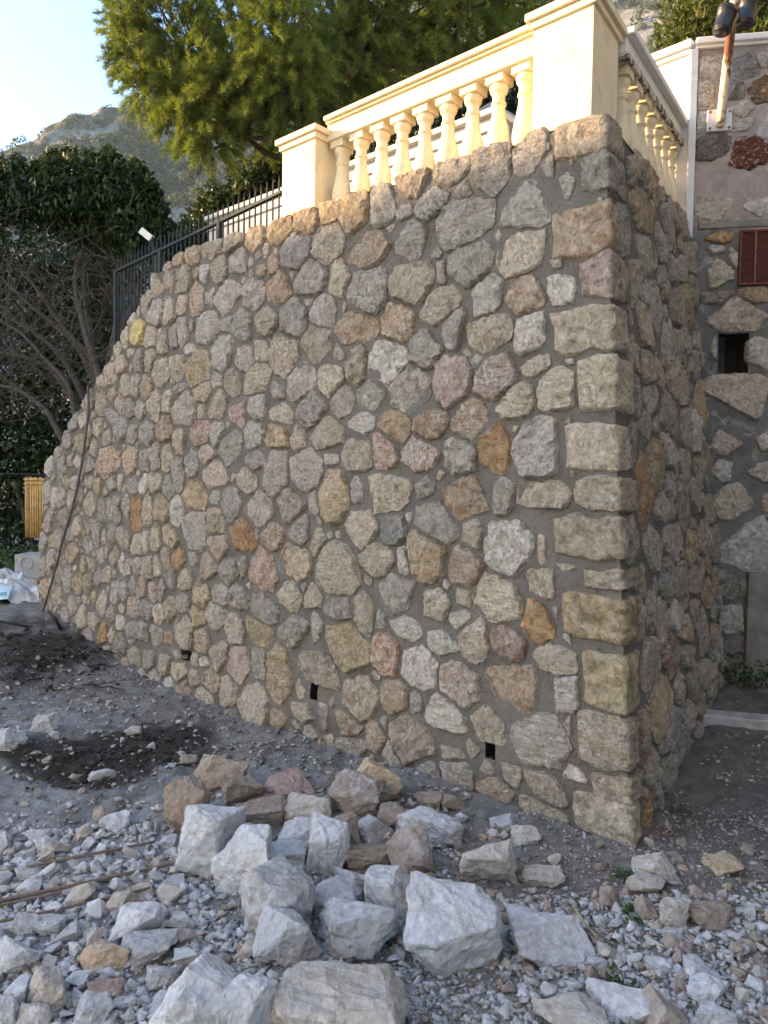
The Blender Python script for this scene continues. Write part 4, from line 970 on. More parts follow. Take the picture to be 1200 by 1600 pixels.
V = np.array([(x, y, z) for y in (gy0, gy0 + 3) for (x, z) in ((gl, 3.3), (gr_, 3.3), (gr_, ze), (mid, ze + 0.55), (gl, ze))])
mk('wall', V, [(0, 1, 2, 3, 4), (9, 8, 7, 6, 5), (0, 5, 6, 1), (1, 6, 7, 2), (4, 9, 5, 0)], M['white'], ho)
for sg, xa in ((-1, gl - 0.12), (1, gr_ + 0.12)):
    sl = 0.55 / (mid - gl); pa = np.array([xa, gy0 - 0.15, ze + 0.02 - 0.12 * sl]); pb = np.array([mid, gy0 - 0.15, ze + 0.57])
    V = np.array([pa, pb, pb + (0, 3.3, 0), pa + (0, 3.3, 0), pa + (0, 0, .07), pb + (0, 0, .07), pb + (0, 3.3, .07), pa + (0, 3.3, .07)])
    mk('roof', V, [f for f in BOXF], M['white'], ho)
V, Fc = box((0, gy0 - 0.02, 0), (1, 0, 0), (0, 1, 0), Z, (gr_ - 0.75, gr_ - 0.1), (-0.02, 0.0), (ze - 0.12, ze - 0.03)); mk('gutter_board', V, Fc, M['rust'], ho)

# ================================================================== IRON FENCE
f2 = at(441, 300, 5.60); FZ = f2[2]
d = ray(182, 424); f1 = CAM + d * ((FZ - CAM[2]) / d[2]); FD = unit(f1 - f2); FL = np.linalg.norm(f1 - f2)
fe = root('iron_fence', f1 - Z * 1.0, 'dark iron fence with pointed pickets behind the sloping end of the wall', 'fence')
for tt in (FL, FL * 0.66, FL * 0.30):
    q = f2 + FD * tt; V, Fc = bevel_box(o2(q), FD, np.cross(Z, FD), Z, (-0.024, 0.024), (-0.024, 0.024), (2.3, FZ + 0.012), 0.003); mk('post', V, Fc, M['iron'], fe)
for zz_ in (FZ, FZ - 1.25):
    V, Fc = bevel_box(o2(f2), FD, np.cross(Z, FD), Z, (0, FL), (-0.019, 0.019), (zz_ - 0.012, zz_ + 0.010), 0.002); mk('rail', V, Fc, M['iron'], fe)
npk = 37; me_p = None
for k in range(npk):
    q = f2 + FD * (FL * (k + 0.5) / npk)
    if me_p is None:
        V, Fc = tube([(0, 0, -1.25), (0, 0, 0.085), (0, 0, 0.135)], [0.0075, 0.0075, 0.0012], 6); me_p = mesh_data('picket', V, Fc, M['iron'])
    o = bpy.data.objects.new('picket', me_p); COL.objects.link(o); o.parent = fe; o.location = tuple(np.array([q[0], q[1], FZ]) - (f1 - Z * 1.0))
# floodlight beyond the fence
fl = at(229, 367, 7.9); fr = root('floodlight', fl, 'small white floodlight beside the dark shrub above the fence', 'lamp')
ax = unit([0.75, -0.1, -0.6]); ay = unit(np.cross(Z, ax)); az_ = np.cross(ax, ay)
V, Fc = bevel_box(fl, ax, ay, az_, (-0.075, 0.075), (-0.03, 0.03), (-0.035, 0.035), 0.006); mk('housing', V, Fc, M['white'], fr)
V, Fc = bevel_box(fl, ax, ay, az_, (0.0755, 0.09), (-0.025, 0.025), (-0.03, 0.03), 0.003); mk('lens', V, Fc, M['glass'], fr)
V, Fc = tube(polyline([fl, fl + (0.05, 0.03, -0.1), fl + (0.06, 0.06, -0.45), fl + (0.06, 0.06, -2.6)], 10), 0.016, 8); mk('stem', V, Fc, M['black'], fr)

# ================================================================== CABLE, RODS, BAG AND OTHER THINGS
cb = [(148, 602), (147, 640), (143, 680), (136, 728), (128, 770), (118, 808), (106, 848), (98, 880), (88, 915), (80, 942), (74, 962)]
P3 = [fpt(*f_uv(x, y), 0.055) for x, y in cb] + [hit(72, 976, BASE + NL * 0.10, NLb), on_z(78, 988, 0.16)]
P3 = [fpt(*f_uv(150, 596), -0.05)] + P3
V, Fc = tube(polyline(P3, 60), 0.011, 8); o = mk('cable', V, Fc, M['cable'], smooth=True); tag(o, 'thin brown cable hanging down the left part of the stone wall', 'cable')
V, Fc = tube(polyline([on_z(98, 990, 0.14), hit(88, 970, BASE + NL * .2, NLb), hit(76, 955, BASE + NL * .22, NLb)], 8), [0.018, 0.016, 0.016, 0.015, 0.015, 0.014, 0.012, 0.010], 7)
o = mk('burnt_stick', V, Fc, M['twig']); tag(o, 'black forked stick stuck in the soil at the wall foot by the cable', 'stick')
def gpt(x, y, h=0.0):
    q = on_z(x, y, 0.0)
    for _ in range(8): q = on_z(x, y, float(ground_z(q[0], q[1])) + h)
    return q
def rod(name, pts, r, mat, label, cat, n=40, h=0.03, nseg=8):
    P = polyline([gpt(x, y, h) for x, y in pts], n); V, Fc = tube(P, r, nseg); return tag(mk(name, V, Fc, mat, smooth=True), label, cat)
rod('rebar_rod', [(-120, 1392), (0, 1363), (120, 1339), (242, 1315)], 0.0058, M['rebar'], 'rusty reinforcing rod on the gravel, farthest of the rods', 'rod')
rod('rebar_rod', [(-120, 1438), (0, 1408), (140, 1378), (276, 1348)], 0.0072, M['rebar'], 'rusty reinforcing rod on the gravel, thickest one in the middle', 'rod')
rod('rebar_rod', [(-120, 1441), (0, 1414), (50, 1404), (96, 1394)], 0.0050, M['rebar'], 'short thin rusty rod lying right against the thickest rod', 'rod', h=0.022)
rod('rebar_rod', [(-120, 1466), (0, 1440), (100, 1419), (240, 1386)], 0.0055, M['rebar'], 'rusty reinforcing rod on the gravel, nearest of the rods', 'rod')
rod('iron_bar', [(-80, 962), (0, 971), (56, 982)], 0.012, M['iron'], 'straight dark grey bar lying on the soil below the plastic bag', 'bar', h=0.05)
rod('dry_stalk', [(898, 1418), (912, 1440), (931, 1462)], 0.004, M['timber'], 'pale dry stalk on the dirt right of the white rock', 'stalk', n=12, h=0.03)
# root tangle on the dark soil
roots = []
rgr = np.random.default_rng(3)
for k in range(26):
    x, y = rgr.uniform(-20, 150), rgr.uniform(990, 1085); L = rgr.uniform(20, 70); a = rgr.uniform(-0.5, 0.5)
    pts = [gpt(x + L * t * math.cos(a), y + L * t * math.sin(a) * .4 + rgr.normal(0, 3), 0.015 + 0.06 * rgr.random() * math.sin(t * 3.1)) for t in np.linspace(0, 1, 5)]
    roots.append(tube(polyline(pts, 10), np.linspace(rgr.uniform(.006, .014), 0.002, 10), 5))
V, Fc = join(roots); o = mk('root_tangle', V, Fc, M['twig']); tag(o, 'tangle of dead black roots on the dark soil at left', 'roots', kind='stuff')

# plastic bag
b0 = at(2, 938, 7.6); bgz = float(ground_z(b0[0], b0[1])); bw = np.linspace(-1, 1, 70); bd = np.linspace(-1, 1, 50)
A, Bq = np.meshgrid(bw, bd, indexing='ij'); rr_ = np.sqrt(A ** 2 + Bq ** 2)
edge = 1 + 0.15 * fbm(np.stack([np.arctan2(Bq, A) * 1.5, 0 * A, 0 * A], -1), 3, 8)
env = np.clip(1 - (rr_ / edge) ** 2.2, 0, 1) ** 0.55
q = np.stack([A * 2.4 + Bq * .8, Bq * 2.2 - A * .3, 0 * A], -1)
fold = np.abs(fbm(q * 1.1, 2, 14)) + 0.35 * np.abs(fbm(q * 2.4, 2, 15))
Zb = env * (0.40 - 0.16 * (A + 0.3)) * (0.95 - 0.5 * fold)
XB = b0[0] - 0.06 + A * 0.48 + 0.03 * fbm(q * 2, 2, 17); YB = b0[1] + 0.30 + Bq * 0.34 + 0.03 * fbm(q * 2, 2, 18)
ZB = np.maximum(ground_z(XB, YB), bgz - .02) + 0.004 + Zb
def bag_mat():
    m, nt, bs = new_mat('white_plastic_film'); g = N(nt); p = g.pos()
    g.link(g.mix(g.ramp(g.noise(p, 7, 5), 0.4, 0.7), (0.66, 0.69, 0.72), (0.40, 0.39, 0.36)), bs.inputs['Base Color'])
    bs.inputs['Roughness'].default_value = 0.35; bs.inputs['Specular IOR Level'].default_value = 0.5
    g.link(g.bump(g.noise(p, 22, 5, 0.6, 1.0), 0.6, 0.02), bs.inputs['Normal']); return m
M['bag'] = bag_mat()
bagr = root('plastic_bag', (b0[0], b0[1] + 0.3, bgz), 'crumpled white plastic sack with blue printed panel lying on the soil', 'bag')
mk('film', np.stack([XB, YB, ZB], -1).reshape(-1, 3), grid_faces(70, 50)[:, ::-1], M['bag'], bagr, smooth=True)
# printed panel and letters lie on the film's front slope
pc = at(-4, 929, 7.52); ux = unit([1, 0.05, 0.08]); nz_ = unit([0.0, -0.8, 0.55]); uy = np.cross(nz_, ux); uy = unit(uy)
pp = np.array([[pc + ux * a + uy * b_ + nz_ * (0.012 + 0.010 * math.sin(a * 30 + b_ * 20)) for b_ in np.linspace(-0.07, 0.09, 8)] for a in np.linspace(-0.16, 0.125, 14)])
mk('printed_panel', pp.reshape(-1, 3), grid_faces(14, 8), M['tarp_label'], bagr, smooth=True)
def text_mesh(s, size):
    cu_ = bpy.data.curves.new('t', 'FONT'); cu_.body = s; cu_.size = size; cu_.extrude = 0.001
    o = bpy.data.objects.new('t', cu_); COL.objects.link(o)
    dg = bpy.context.evaluated_depsgraph_get(); me = o.evaluated_get(dg).to_mesh()
    V = np.array([v.co[:] for v in me.vertices]); Fc = [tuple(p.vertices) for p in me.polygons]
    bpy.data.objects.remove(o); bpy.data.curves.remove(cu_); return V, Fc
V, Fc = text_mesh('net', 0.085); V = pc + V[:, :1] * ux + V[:, 1:2] * uy + (V[:, 2:] + 0.026) * nz_ + ux * (-0.005) - uy * 0.03
mk('print', V, Fc, M['tarp_print'], bagr)
# concrete block with a ring, soil clod on it, timber offcut
q = at(45, 893, 8.7); qz = q[2]
kb2 = root('concrete_block', q, 'grey concrete block with a moulded ring, behind the plastic sack', 'block')
V, Fc = bevel_box(o2(q), (1, 0, 0), (0, 1, 0), Z, (-0.17, 0.30), (0, 0.35), (0.0, at(45, 867, 8.7)[2]), 0.012); mk('body', V, Fc, M['concrete'], kb2)
rc_ = at(42, 880, 8.7); a = np.linspace(0, 2 * math.pi, 29); V, Fc = tube([rc_ + np.array([0.07 * math.cos(t), -0.002, 0.07 * math.sin(t)]) for t in a], 0.008, 6, cap=False); mk('ring', V, Fc, M['concrete'], kb2)
q = at(47, 908, 7.9); V, Fc = bevel_box(q, unit([1, -.25, -.12]), unit([.25, 1, 0]), Z, (-0.12, 0.09), (0, 0.08), (-0.02, 0.02), 0.003); o = mk('timber_offcut', V, Fc, M['timber']); tag(o, 'short sawn timber offcut resting on the plastic sack', 'timber')
# bamboo screen
bmq = at(52, 806, 10.2); bz0, bz1 = bmq[2] - 0.3, at(52, 746, 10.2)[2]; xb0 = at(41, 780, 10.2)[0]
bm_ = root('bamboo_screen', (xb0 + 0.4, 10.2, bz0), 'straw coloured bamboo cane screen behind the low end of the wall', 'screen')
for k in range(26):
    x = xb0 + 0.033 * k; V, Fc = tube([(x, 10.2, bz0), (x, 10.2, (bz0 + bz1) / 2), (x, 10.2, bz1 + 0.01 * math.sin(k * 3.3))], 0.016, 7); mk('cane', V, Fc, M['bamboo'], bm_, smooth=True)
for z in (bz1 - 0.03, bz1 - 0.085):
    V, Fc = tube([(xb0 - 0.02, 10.178, z), (xb0 + 0.85, 10.178, z)], 0.012, 6); mk('binding', V, Fc, M['bamboo'], bm_)
for k, ch in enumerate('snrnIo'):
    V, Fc = text_mesh(ch, 0.055); zc = bz1 - 0.45 + 0.055 * k
    V = np.array([xb0 + 0.025, 10.180, zc]) + V[:, 1:2] * np.array([-1, 0, 0]) + V[:, :1] * Z + V[:, 2:] * np.array([0, -1, 0]) + np.array([0.03, 0, 0]); mk('print', V, Fc, M['red_print'], bm_)
# wire mesh fence
wz = at(30, 739, 9.4)[2]; wf = root('wire_fence', (-5, 9.4, 0.3), 'thin wire fence with a taut top wire in front of the dark shrubbery', 'fence')
V, Fc = tube([(-7.5, 9.4, wz + 0.03), (-4.2, 9.4, wz - 0.02)], 0.009, 6); mk('top_wire', V, Fc, M['iron'], wf)
for k in range(26):
    x = -7.4 + 0.125 * k; V, Fc = tube([(x, 9.4, 0.25), (x, 9.4, wz)], 0.0025, 4); mk('wire', V, Fc, M['iron'], wf)

# ================================================================== LOOSE ROCKS
def loose_material(name, gravel=False):
    m, nt, bs = new_mat(name); g = N(nt); p = g.pos()
    at1 = g.n('Attribute', attribute_name='Col'); col = at1.outputs['Color']; a2 = g.n('Attribute', attribute_name='Col2')
    n1 = g.noise(p, 7, 6, 0.7, 0.3); n2 = g.noise(p, 42, 5, 0.7)
    c = g.mix(g.math('MULTIPLY', g.ramp(g.noise(p, 9, 5, 0.68, 0.8), 0.45, 0.68), a2.outputs['Alpha']), col, a2.outputs['Color'])
    c = g.mix(g.math('MULTIPLY', g.ramp(n1, 0.38, 0.70), at1.outputs['Alpha']), c, (0.575, 0.595, 0.63))
    c = g.mix(g.ramp(n2, 0.30, 0.68), g.mix(1.0, c, (0.70, 0.69, 0.67), 'MULTIPLY'), g.mix(1.0, c, (1.12, 1.12, 1.12), 'MULTIPLY'))
    g.link(c, bs.inputs['Base Color']); bs.inputs['Roughness'].default_value = 0.9
    wob = g.n('VectorMath', operation='ADD', ins={0: p, 1: g.n('VectorMath', operation='SCALE', ins={0: g.n('TexNoise', ins={'Vector': p, 'Scale': 11.0, 'Detail': 2.0}).outputs['Color'], 'Scale': 0.09}).outputs[0]}).outputs[0]
    b1 = g.bump(g.math('ADD', g.noise(p, 20, 6, 0.7, 0.4), g.math('MULTIPLY', g.voro(wob, 24), 0.6)), 0.7, 0.028); g.link(g.bump(g.noise(p, 130, 2, 0.7), 0.5, 0.005, b1), bs.inputs['Normal'])
    return m
M['loose'] = loose_material('loose_limestone')
def rock_shape(seed, dims, npts=15, cuts=2, rough=0.03, bev=0.03):
    """broken limestone: convex hull of a few points, edges chipped, surface roughened; unit box then scaled to dims"""
    rg = np.random.default_rng(seed)
    P = rg.uniform(-1, 1, (npts, 3)); P /= (np.abs(P) ** 3.2).sum(1)[:, None] ** (1 / 3.2); P *= rg.uniform(0.82, 1.0, (npts, 1))
    bm = bmesh.new()
    for p in P: bm.verts.new(p)
    r = bmesh.ops.convex_hull(bm, input=bm.verts[:])
    bmesh.ops.delete(bm, geom=[v for v in bm.verts if not v.link_faces], context='VERTS')
    bmesh.ops.dissolve_limit(bm, angle_limit=rad(14), verts=bm.verts[:], edges=bm.edges[:])
    if bev: bmesh.ops.bevel(bm, geom=bm.edges[:], offset=bev, segments=1, affect='EDGES')
    bmesh.ops.triangulate(bm, faces=bm.faces[:])
    for lim in ((0.5, 0.28, 0.17) if cuts == 2 else (0.45,) if cuts == 1 else ()):
        bmesh.ops.subdivide_edges(bm, edges=[e for e in bm.edges if e.calc_length() > lim], cuts=1, use_grid_fill=True)
        bmesh.ops.triangulate(bm, faces=bm.faces[:])
    bm.verts.ensure_lookup_table(); bm.verts.index_update()
    V = np.array([v.co[:] for v in bm.verts]); Fc = [tuple(v.index for v in f.verts) for f in bm.faces]; bm.free()
    if rough:
        q0 = V + seed * 3.7; nrm = V / (np.linalg.norm(V, axis=1)[:, None] + 1e-6)
        dsp = 0.11 * fbm(q0 * 1.6, 2, seed % 83) - 0.09 * np.abs(fbm(q0 * 3.2, 2, seed % 61)) + (0.045 * vnoise(q0 * 7.5, seed % 71) + 0.02 * vnoise(q0 * 16, seed % 67) if cuts == 2 else 0.03 * vnoise(q0 * 6, 3))
        V = V + nrm * dsp[:, None] * (rough / 0.03)
    lo, hi = V.min(0), V.max(0); V = (V - (lo + hi) / 2) / (hi - lo)
    return V * np.asarray(dims), Fc
LP = {'W': ((0.55, 0.55, 0.55), (0.45, 0.425, 0.39), 0.4, 0.7), 'G': ((0.44, 0.44, 0.44), (0.36, 0.335, 0.31), 0.45, 0.5), 'N': ((0.33, 0.275, 0.215), (0.25, 0.18, 0.125), 0.6, 0.12),
      'C': ((0.50, 0.405, 0.28), (0.48, 0.30, 0.15), 0.6, 0.1), 'R': ((0.38, 0.30, 0.255), (0.36, 0.18, 0.12), 0.65, 0.2), 'L': ((0.47, 0.425, 0.36), (0.38, 0.30, 0.22), 0.5, 0.35),
      'T': ((0.36, 0.29, 0.225), (0.20, 0.115, 0.065), 0.7, 0.4), 'S': ((0.055, 0.046, 0.038), (0.09, 0.078, 0.066), 0.6, 0.0), 'D': ((0.25, 0.23, 0.205), (0.20, 0.18, 0.155), 0.6, 0.0)}
def lcol(code, rg):
    a, b, f, d_ = LP[code]; k = rg.uniform(0.88, 1.1)
    return np.append(np.array(a) * k, d_), np.append(np.array(b) * k, f)
rgl = np.random.default_rng(21)
FOOT = []
def place_rock(x0, y0, x1, y1, code, seed, squash=None, npts=15, yb=None, spin=None):
    cx, cy = (x0 + x1) / 2, (y0 + y1) / 2
    c = gpt(cx, yb or (y1 - 0.10 * (y1 - y0))); Y = c[1]
    al = math.atan2(cy - 748, F); w = (x1 - x0) / F * Y * 1.13
    H = (y1 - y0) / F * Y / math.cos(al) * math.cos(al)
    d_ = 0.85 * w
    h = (H - d_ * math.sin(al) * 0.55) / math.cos(al); h = float(np.clip(h, 0.42 * w, 1.7 * w))
    h *= 1.08
    V, Fc = rock_shape(seed, (w, d_, h), npts)
    Yc = Y + 0.30 * d_; p = at(cx, cy, Yc)
    gzv = float(ground_z(p[0], p[1])); zmin = gzv + h * 0.5 - 0.10 * h
    if p[2] < zmin - 0.25 * h: p[2] = zmin - 0.25 * h
    FOOT.append((p[0], p[1], max(w, d_) * 0.5))
    return V + p, Fc, p
ROCKS = [  # bbox in the photograph, colour, label
 (260, 1213, 324, 1322, 'N', 'tall brown grey slab standing at the left edge of the rock pile'),
 (285, 1257, 374, 1385, 'W', 'tall white block leaning beside the brown slab at the pile left edge'),
 (333, 1299, 426, 1414, 'W', 'white dusty rock in front of the tall white block'),
 (306, 1168, 388, 1236, 'N', 'brown rock at the back left of the pile, highest on that side'),
 (350, 1202, 413, 1264, 'N', 'grey brown boulder just right of the back left brown rock'),
 (410, 1200, 494, 1252, 'R', 'reddish brown rock at the back of the pile'),
 (375, 1242, 450, 1298, 'N', 'brown rock in the pile below the reddish one'),
 (440, 1238, 516, 1297, 'L', 'light tan rounded rock in the middle of the pile back row'),
 (435, 1277, 503, 1334, 'W', 'small white grey wedge between the tan rock and the upright white rock'),
 (481, 1279, 544, 1375, 'W', 'upright white egg shaped rock in the middle of the pile'),
 (414, 1313, 478, 1358, 'G', 'flat grey rock half buried behind the large grey slab'),
 (376, 1342, 488, 1472, 'G', 'large grey rounded slab leaning in the front left of the pile'),
 (478, 1370, 567, 1438, 'G', 'grey pointed rock lying below the upright white rock'),
 (397, 1415, 502, 1512, 'G', 'square grey block at the front of the pile'),
 (499, 1403, 622, 1504, 'G', 'broad grey rock with sloping face next to the square grey block'),
 (571, 1355, 674, 1463, 'W', 'white rounded rock behind the broad grey rock'),
 (538, 1308, 616, 1362, 'N', 'brown wedge lying across the centre of the pile'),
 (514, 1352, 592, 1402, 'G', 'grey rock tucked under the brown wedge'),
 (553, 1182, 626, 1258, 'C', 'pointed cream orange rock standing on top of the pile'),
 (516, 1208, 600, 1278, 'T', 'rusty brown rock behind and left of the pointed cream rock'),
 (556, 1278, 612, 1328, 'G', 'grey brown rock below the pointed cream rock'),
 (523, 1273, 562, 1336, 'N', 'narrow brown rock right of the upright white rock'),
 (588, 1252, 632, 1302, 'T', 'dark brown rock squeezed left of the blue grey boulder'),
 (619, 1258, 721, 1330, 'W', 'blue grey boulder with white face at the right of the pile'),
 (605, 1294, 676, 1374, 'T', 'brown and grey pointed rock in front of the blue grey boulder'),
 (719, 1305, 803, 1390, 'L', 'beige and white boulder lying apart to the right of the pile'),
 (633, 1377, 777, 1530, 'W', 'largest white triangular rock at the front right of the pile'),
 (801, 1425, 920, 1510, 'W', 'angular white block lying alone right of the largest rock'),
 (816, 1350, 878, 1386, 'L', 'flat beige stone on the dirt below the wall corner'),
 (799, 1288, 842, 1324, 'L', 'small beige cube shaped stone near the foot of the wall'),
 (991, 1328, 1057, 1385, 'L', 'tan block with pale face on the dirt right of the wall corner'),
 (1026, 1404, 1080, 1455, 'L', 'speckled tan stone among the chips in the right foreground'),
 (1075, 1408, 1142, 1452, 'N', 'flat olive brown slab in the right foreground'),
 (994, 1403, 1030, 1442, 'N', 'olive brown wedge left of the speckled tan stone'),
 (931, 1386, 967, 1421, 'N', 'rounded brown stone on the dirt between white block and tan block'),
 (979, 1368, 1036, 1402, 'L', 'thin tan slab leaning below the tan block'),
 (1106, 1333, 1163, 1371, 'C', 'orange tinted flaky stone at the right edge of the dirt'),
 (645, 1233, 692, 1264, 'N', 'brown stone at the wall foot behind the blue grey boulder, left one'),
 (684, 1238, 727, 1269, 'N', 'brown stone at the wall foot behind the blue grey boulder, right one'),
 (768, 1274, 805, 1304, 'G', 'small grey stone at the wall foot above the beige boulder'),
 (924, 1548, 1012, 1596, 'W', 'white stone at the bottom edge in the right foreground'),
 (1074, 1533, 1140, 1570, 'W', 'white rounded stone with pink specks in the right foreground'),
 (1080, 1562, 1148, 1612, 'W', 'white stone cut by the bottom edge at right'),
 (1068, 1498, 1122, 1534, 'W', 'pale stone above the pink specked stone at right'),
 (1008, 1550, 1082, 1612, 'T', 'rust stained brown stone at the bottom edge at right'),
 (838, 1566, 948, 1640, 'L', 'wide pinkish slab cut by the bottom edge right of centre'),
 (1008, 1496, 1047, 1520, 'W', 'small smooth white stone in the right foreground'),
 (-8, 1463, 60, 1532, 'W', 'white angular stone at the left edge of the foreground'),
 (42, 1510, 108, 1594, 'L', 'upright pale stone in the left foreground below the white angular one'),
 (126, 1468, 202, 1524, 'C', 'orange tinted thin slab in the left foreground'),
 (178, 1413, 250, 1480, 'W', 'white grey boulder in the left foreground below the rods'),
 (186, 1465, 272, 1512, 'G', 'grey flat rock under the white grey boulder'),
 (229, 1503, 274, 1549, 'G', 'grey rock left of the big dusty boulder'),
 (18, 1428, 57, 1469, 'G', 'small grey stone just below the nearest rod at left'),
 (51, 1428, 100, 1462, 'G', 'flat grey stone with brown edge below the nearest rod'),
 (158, 1268, 202, 1302, 'W', 'small bright white stone on the gravel left of the pile'),
 (146, 1260, 178, 1288, 'N', 'small brown stone touching the bright white stone'),
 (38, 1290, 80, 1318, 'G', 'pale grey stone on the gravel at left above the rods'),
 (141, 1524, 192, 1560, 'R', 'reddish stone in the left foreground rubble'),
 (-4, 1558, 28, 1610, 'W', 'white stone in the bottom left corner'),
 (24, 1568, 78, 1618, 'L', 'pale stone with orange side at the bottom left'),
 (116, 1553, 174, 1612, 'G', 'grey brown stone at the bottom edge at left'),
 (376, 1468, 404, 1504, 'L', 'small tan stone left of the square grey block'),
 (245, 1495, 392, 1660, 'W', 'big dusty grey boulder at the bottom edge left of centre'),
 (338, 1526, 442, 1660, 'W', 'dusty grey boulder between the two big ones at the bottom edge'),
 (420, 1516, 642, 1700, 'L', 'biggest cream white boulder cut by the bottom edge at centre'),
 (-12, 1136, 40, 1176, 'G', 'grey angular rock at the left edge on the dark soil'),
 (54, 1112, 92, 1152, 'G', 'thin grey slab standing on the dark soil at left'),
 (77, 1139, 95, 1156, 'G', 'little grey stone beside the thin slab on the soil'),
 (143, 1203, 180, 1222, 'B' if False else 'G', 'flat greenish grey stone on the dark soil below the slab'),
 (196, 1135, 222, 1150, 'L', 'small pale stone on the chips at the wall foot'),
 (280, 1183, 308, 1200, 'N', 'small orange brown stone behind the pile at left')]
for k, (x0, y0, x1, y1, cc, lab) in enumerate(ROCKS):
    V, Fc, p = place_rock(x0, y0, x1, y1, cc, 500 + k * 7, npts=int(rgl.integers(12, 19)))
    c1, c2 = lcol(cc, rgl); o = mk('rock', V, Fc, M['loose'], cols={'Col': c1, 'Col2': c2}, origin=p); tag(o, lab, 'rock', 'large loose rocks in front of the wall')
# rubble: countable chunks, then gravel
FT = np.array(FOOT)
shapes = []
for k in range(14):
    V, Fc = rock_shape(900 + k, (1, rgl.uniform(0.7, 0.95), rgl.uniform(0.42, 0.7)), npts=int(rgl.integers(10, 15)), cuts=1, rough=0.035, bev=0.05)
    shapes.append((V, Fc))
def wall_side(x, y): return (x - BASE[0]) * NL[0] + (y - BASE[1]) * NL[1], (x - BASE[0]) * NR[0] + (y - BASE[1]) * NR[1]
def open_ground(x, y):
    a, b_ = wall_side(x, y); return (a > 0.03) | (b_ > 0.05)
ANCH = []
for (x0, y0, x1, y1, cc, lab) in ROCKS:
    hd = lab
    for w_ in (' at ', ' in ', ' on ', ' with ', ' lying', ' leaning', ' below', ' standing', ' beside', ' just', ' left', ' right', ' between', ' behind', ' under', ' tucked', ' half', ' among', ' next', ' touching', ' cut', ' squeezed', ' above', ' near', ' and left'): hd = hd.split(w_)[0]
    ANCH.append((hd, (x0 + x1) / 2, (y0 + y1) / 2))
ANCH = [q for q in ANCH if sum(1 for r in ANCH if r[0] == q[0]) == 1 and 2 < len(q[0].split()) < 7]
CWORD = {'W': 'white', 'G': 'grey', 'L': 'beige', 'N': 'brown', 'R': 'reddish', 'C': 'orange', 'T': 'rusty brown'}
RUB = []
ZONES = [  # px box, count, size range, palette, label, group
 ((-40, 1300, 300, 1600), 105, (0.05, 0.14), 'WWGGLW', 'fist sized pale limestone chunk in the left foreground rubble', 'limestone chunks in the left foreground'),
 ((780, 1420, 1240, 1600), 92, (0.040, 0.085), 'WWGGLNR', 'pale limestone chunk in the right foreground gravel', 'limestone chunks in the right foreground'),
 ((640, 1290, 1230, 1430), 44, (0.035, 0.075), 'NNLLTC', 'brown stone chip on the dirt below the wall corner', 'stone chips below the wall corner'),
 ((-30, 1020, 460, 1280), 44, (0.03, 0.075), 'GGLNL', 'small grey stone on the soil left of the rock pile', 'small stones on the soil at left'),
 ((300, 1420, 660, 1600), 18, (0.03, 0.06), 'GGL', 'small grey stone in the dust around the front of the pile', 'small stones in the dust by the pile')]
cnt = 0
for (bx, n_, sz, palt, lab, grp) in ZONES:
    done = 0; tries = 0
    while done < n_ and tries < n_ * 30:
        tries += 1
        p = gpt(rgl.uniform(bx[0], bx[2]), bx[1] + (bx[3] - bx[1]) * rgl.random() ** 0.8)
        r = rgl.uniform(*sz) * (0.75 + 0.25 * rgl.random())
        if not open_ground(p[0], p[1]) or np.any(np.hypot(FT[:, 0] - p[0], FT[:, 1] - p[1]) < FT[:, 2] * 0.8 + r * 0.45): continue
        k = int(rgl.integers(len(shapes))); code = palt[int(rgl.integers(len(palt)))]; c1, c2 = lcol(code, rgl)
        V, Fc = shapes[k]; a = rgl.uniform(0, 6.28); R_ = np.array(Matrix.Rotation(a, 3, 'Z') @ Matrix.Rotation(rgl.normal(0, .35), 3, 'X') @ Matrix.Rotation(rgl.normal(0, .35), 3, 'Y'))
        p = p + Z * r * 0.16
        o = mk('rubble_stone', (V * r) @ R_.T + p, Fc, M['loose'], cols={'Col': c1, 'Col2': c2}, origin=p); tag(o, lab, 'stone', grp)
        x_, y_, _z = proj(p); an = min(ANCH, key=lambda q: (q[1] - x_) ** 2 + (q[2] - y_) ** 2); dx_, dy_ = x_ - an[1], y_ - an[2]
        rel = ('left of' if dx_ < 0 else 'right of') if abs(dx_) > abs(dy_) else ('behind' if dy_ < 0 else 'in front of')
        RUB.append((f"{'small' if r < 0.042 else 'palm sized' if r < 0.07 else 'fist sized'} {CWORD[code]} stone {rel} the {an[0]}", math.hypot(dx_, dy_), o))
        FT = np.vstack([FT, (p[0], p[1], r * 0.5)]); done += 1; cnt += 1
ORD = ['nearest', 'second nearest', 'third nearest', 'fourth nearest', 'fifth nearest', 'sixth nearest', 'seventh nearest', 'eighth nearest', 'ninth nearest', 'tenth nearest', 'farthest']
for key in set(q[0] for q in RUB):
    grp_ = sorted([q for q in RUB if q[0] == key], key=lambda q: q[1])
    for i_, q in enumerate(grp_): q[2]['label'] = key if len(grp_) == 1 else f"{key}, {ORD[min(i_, 10)]}"
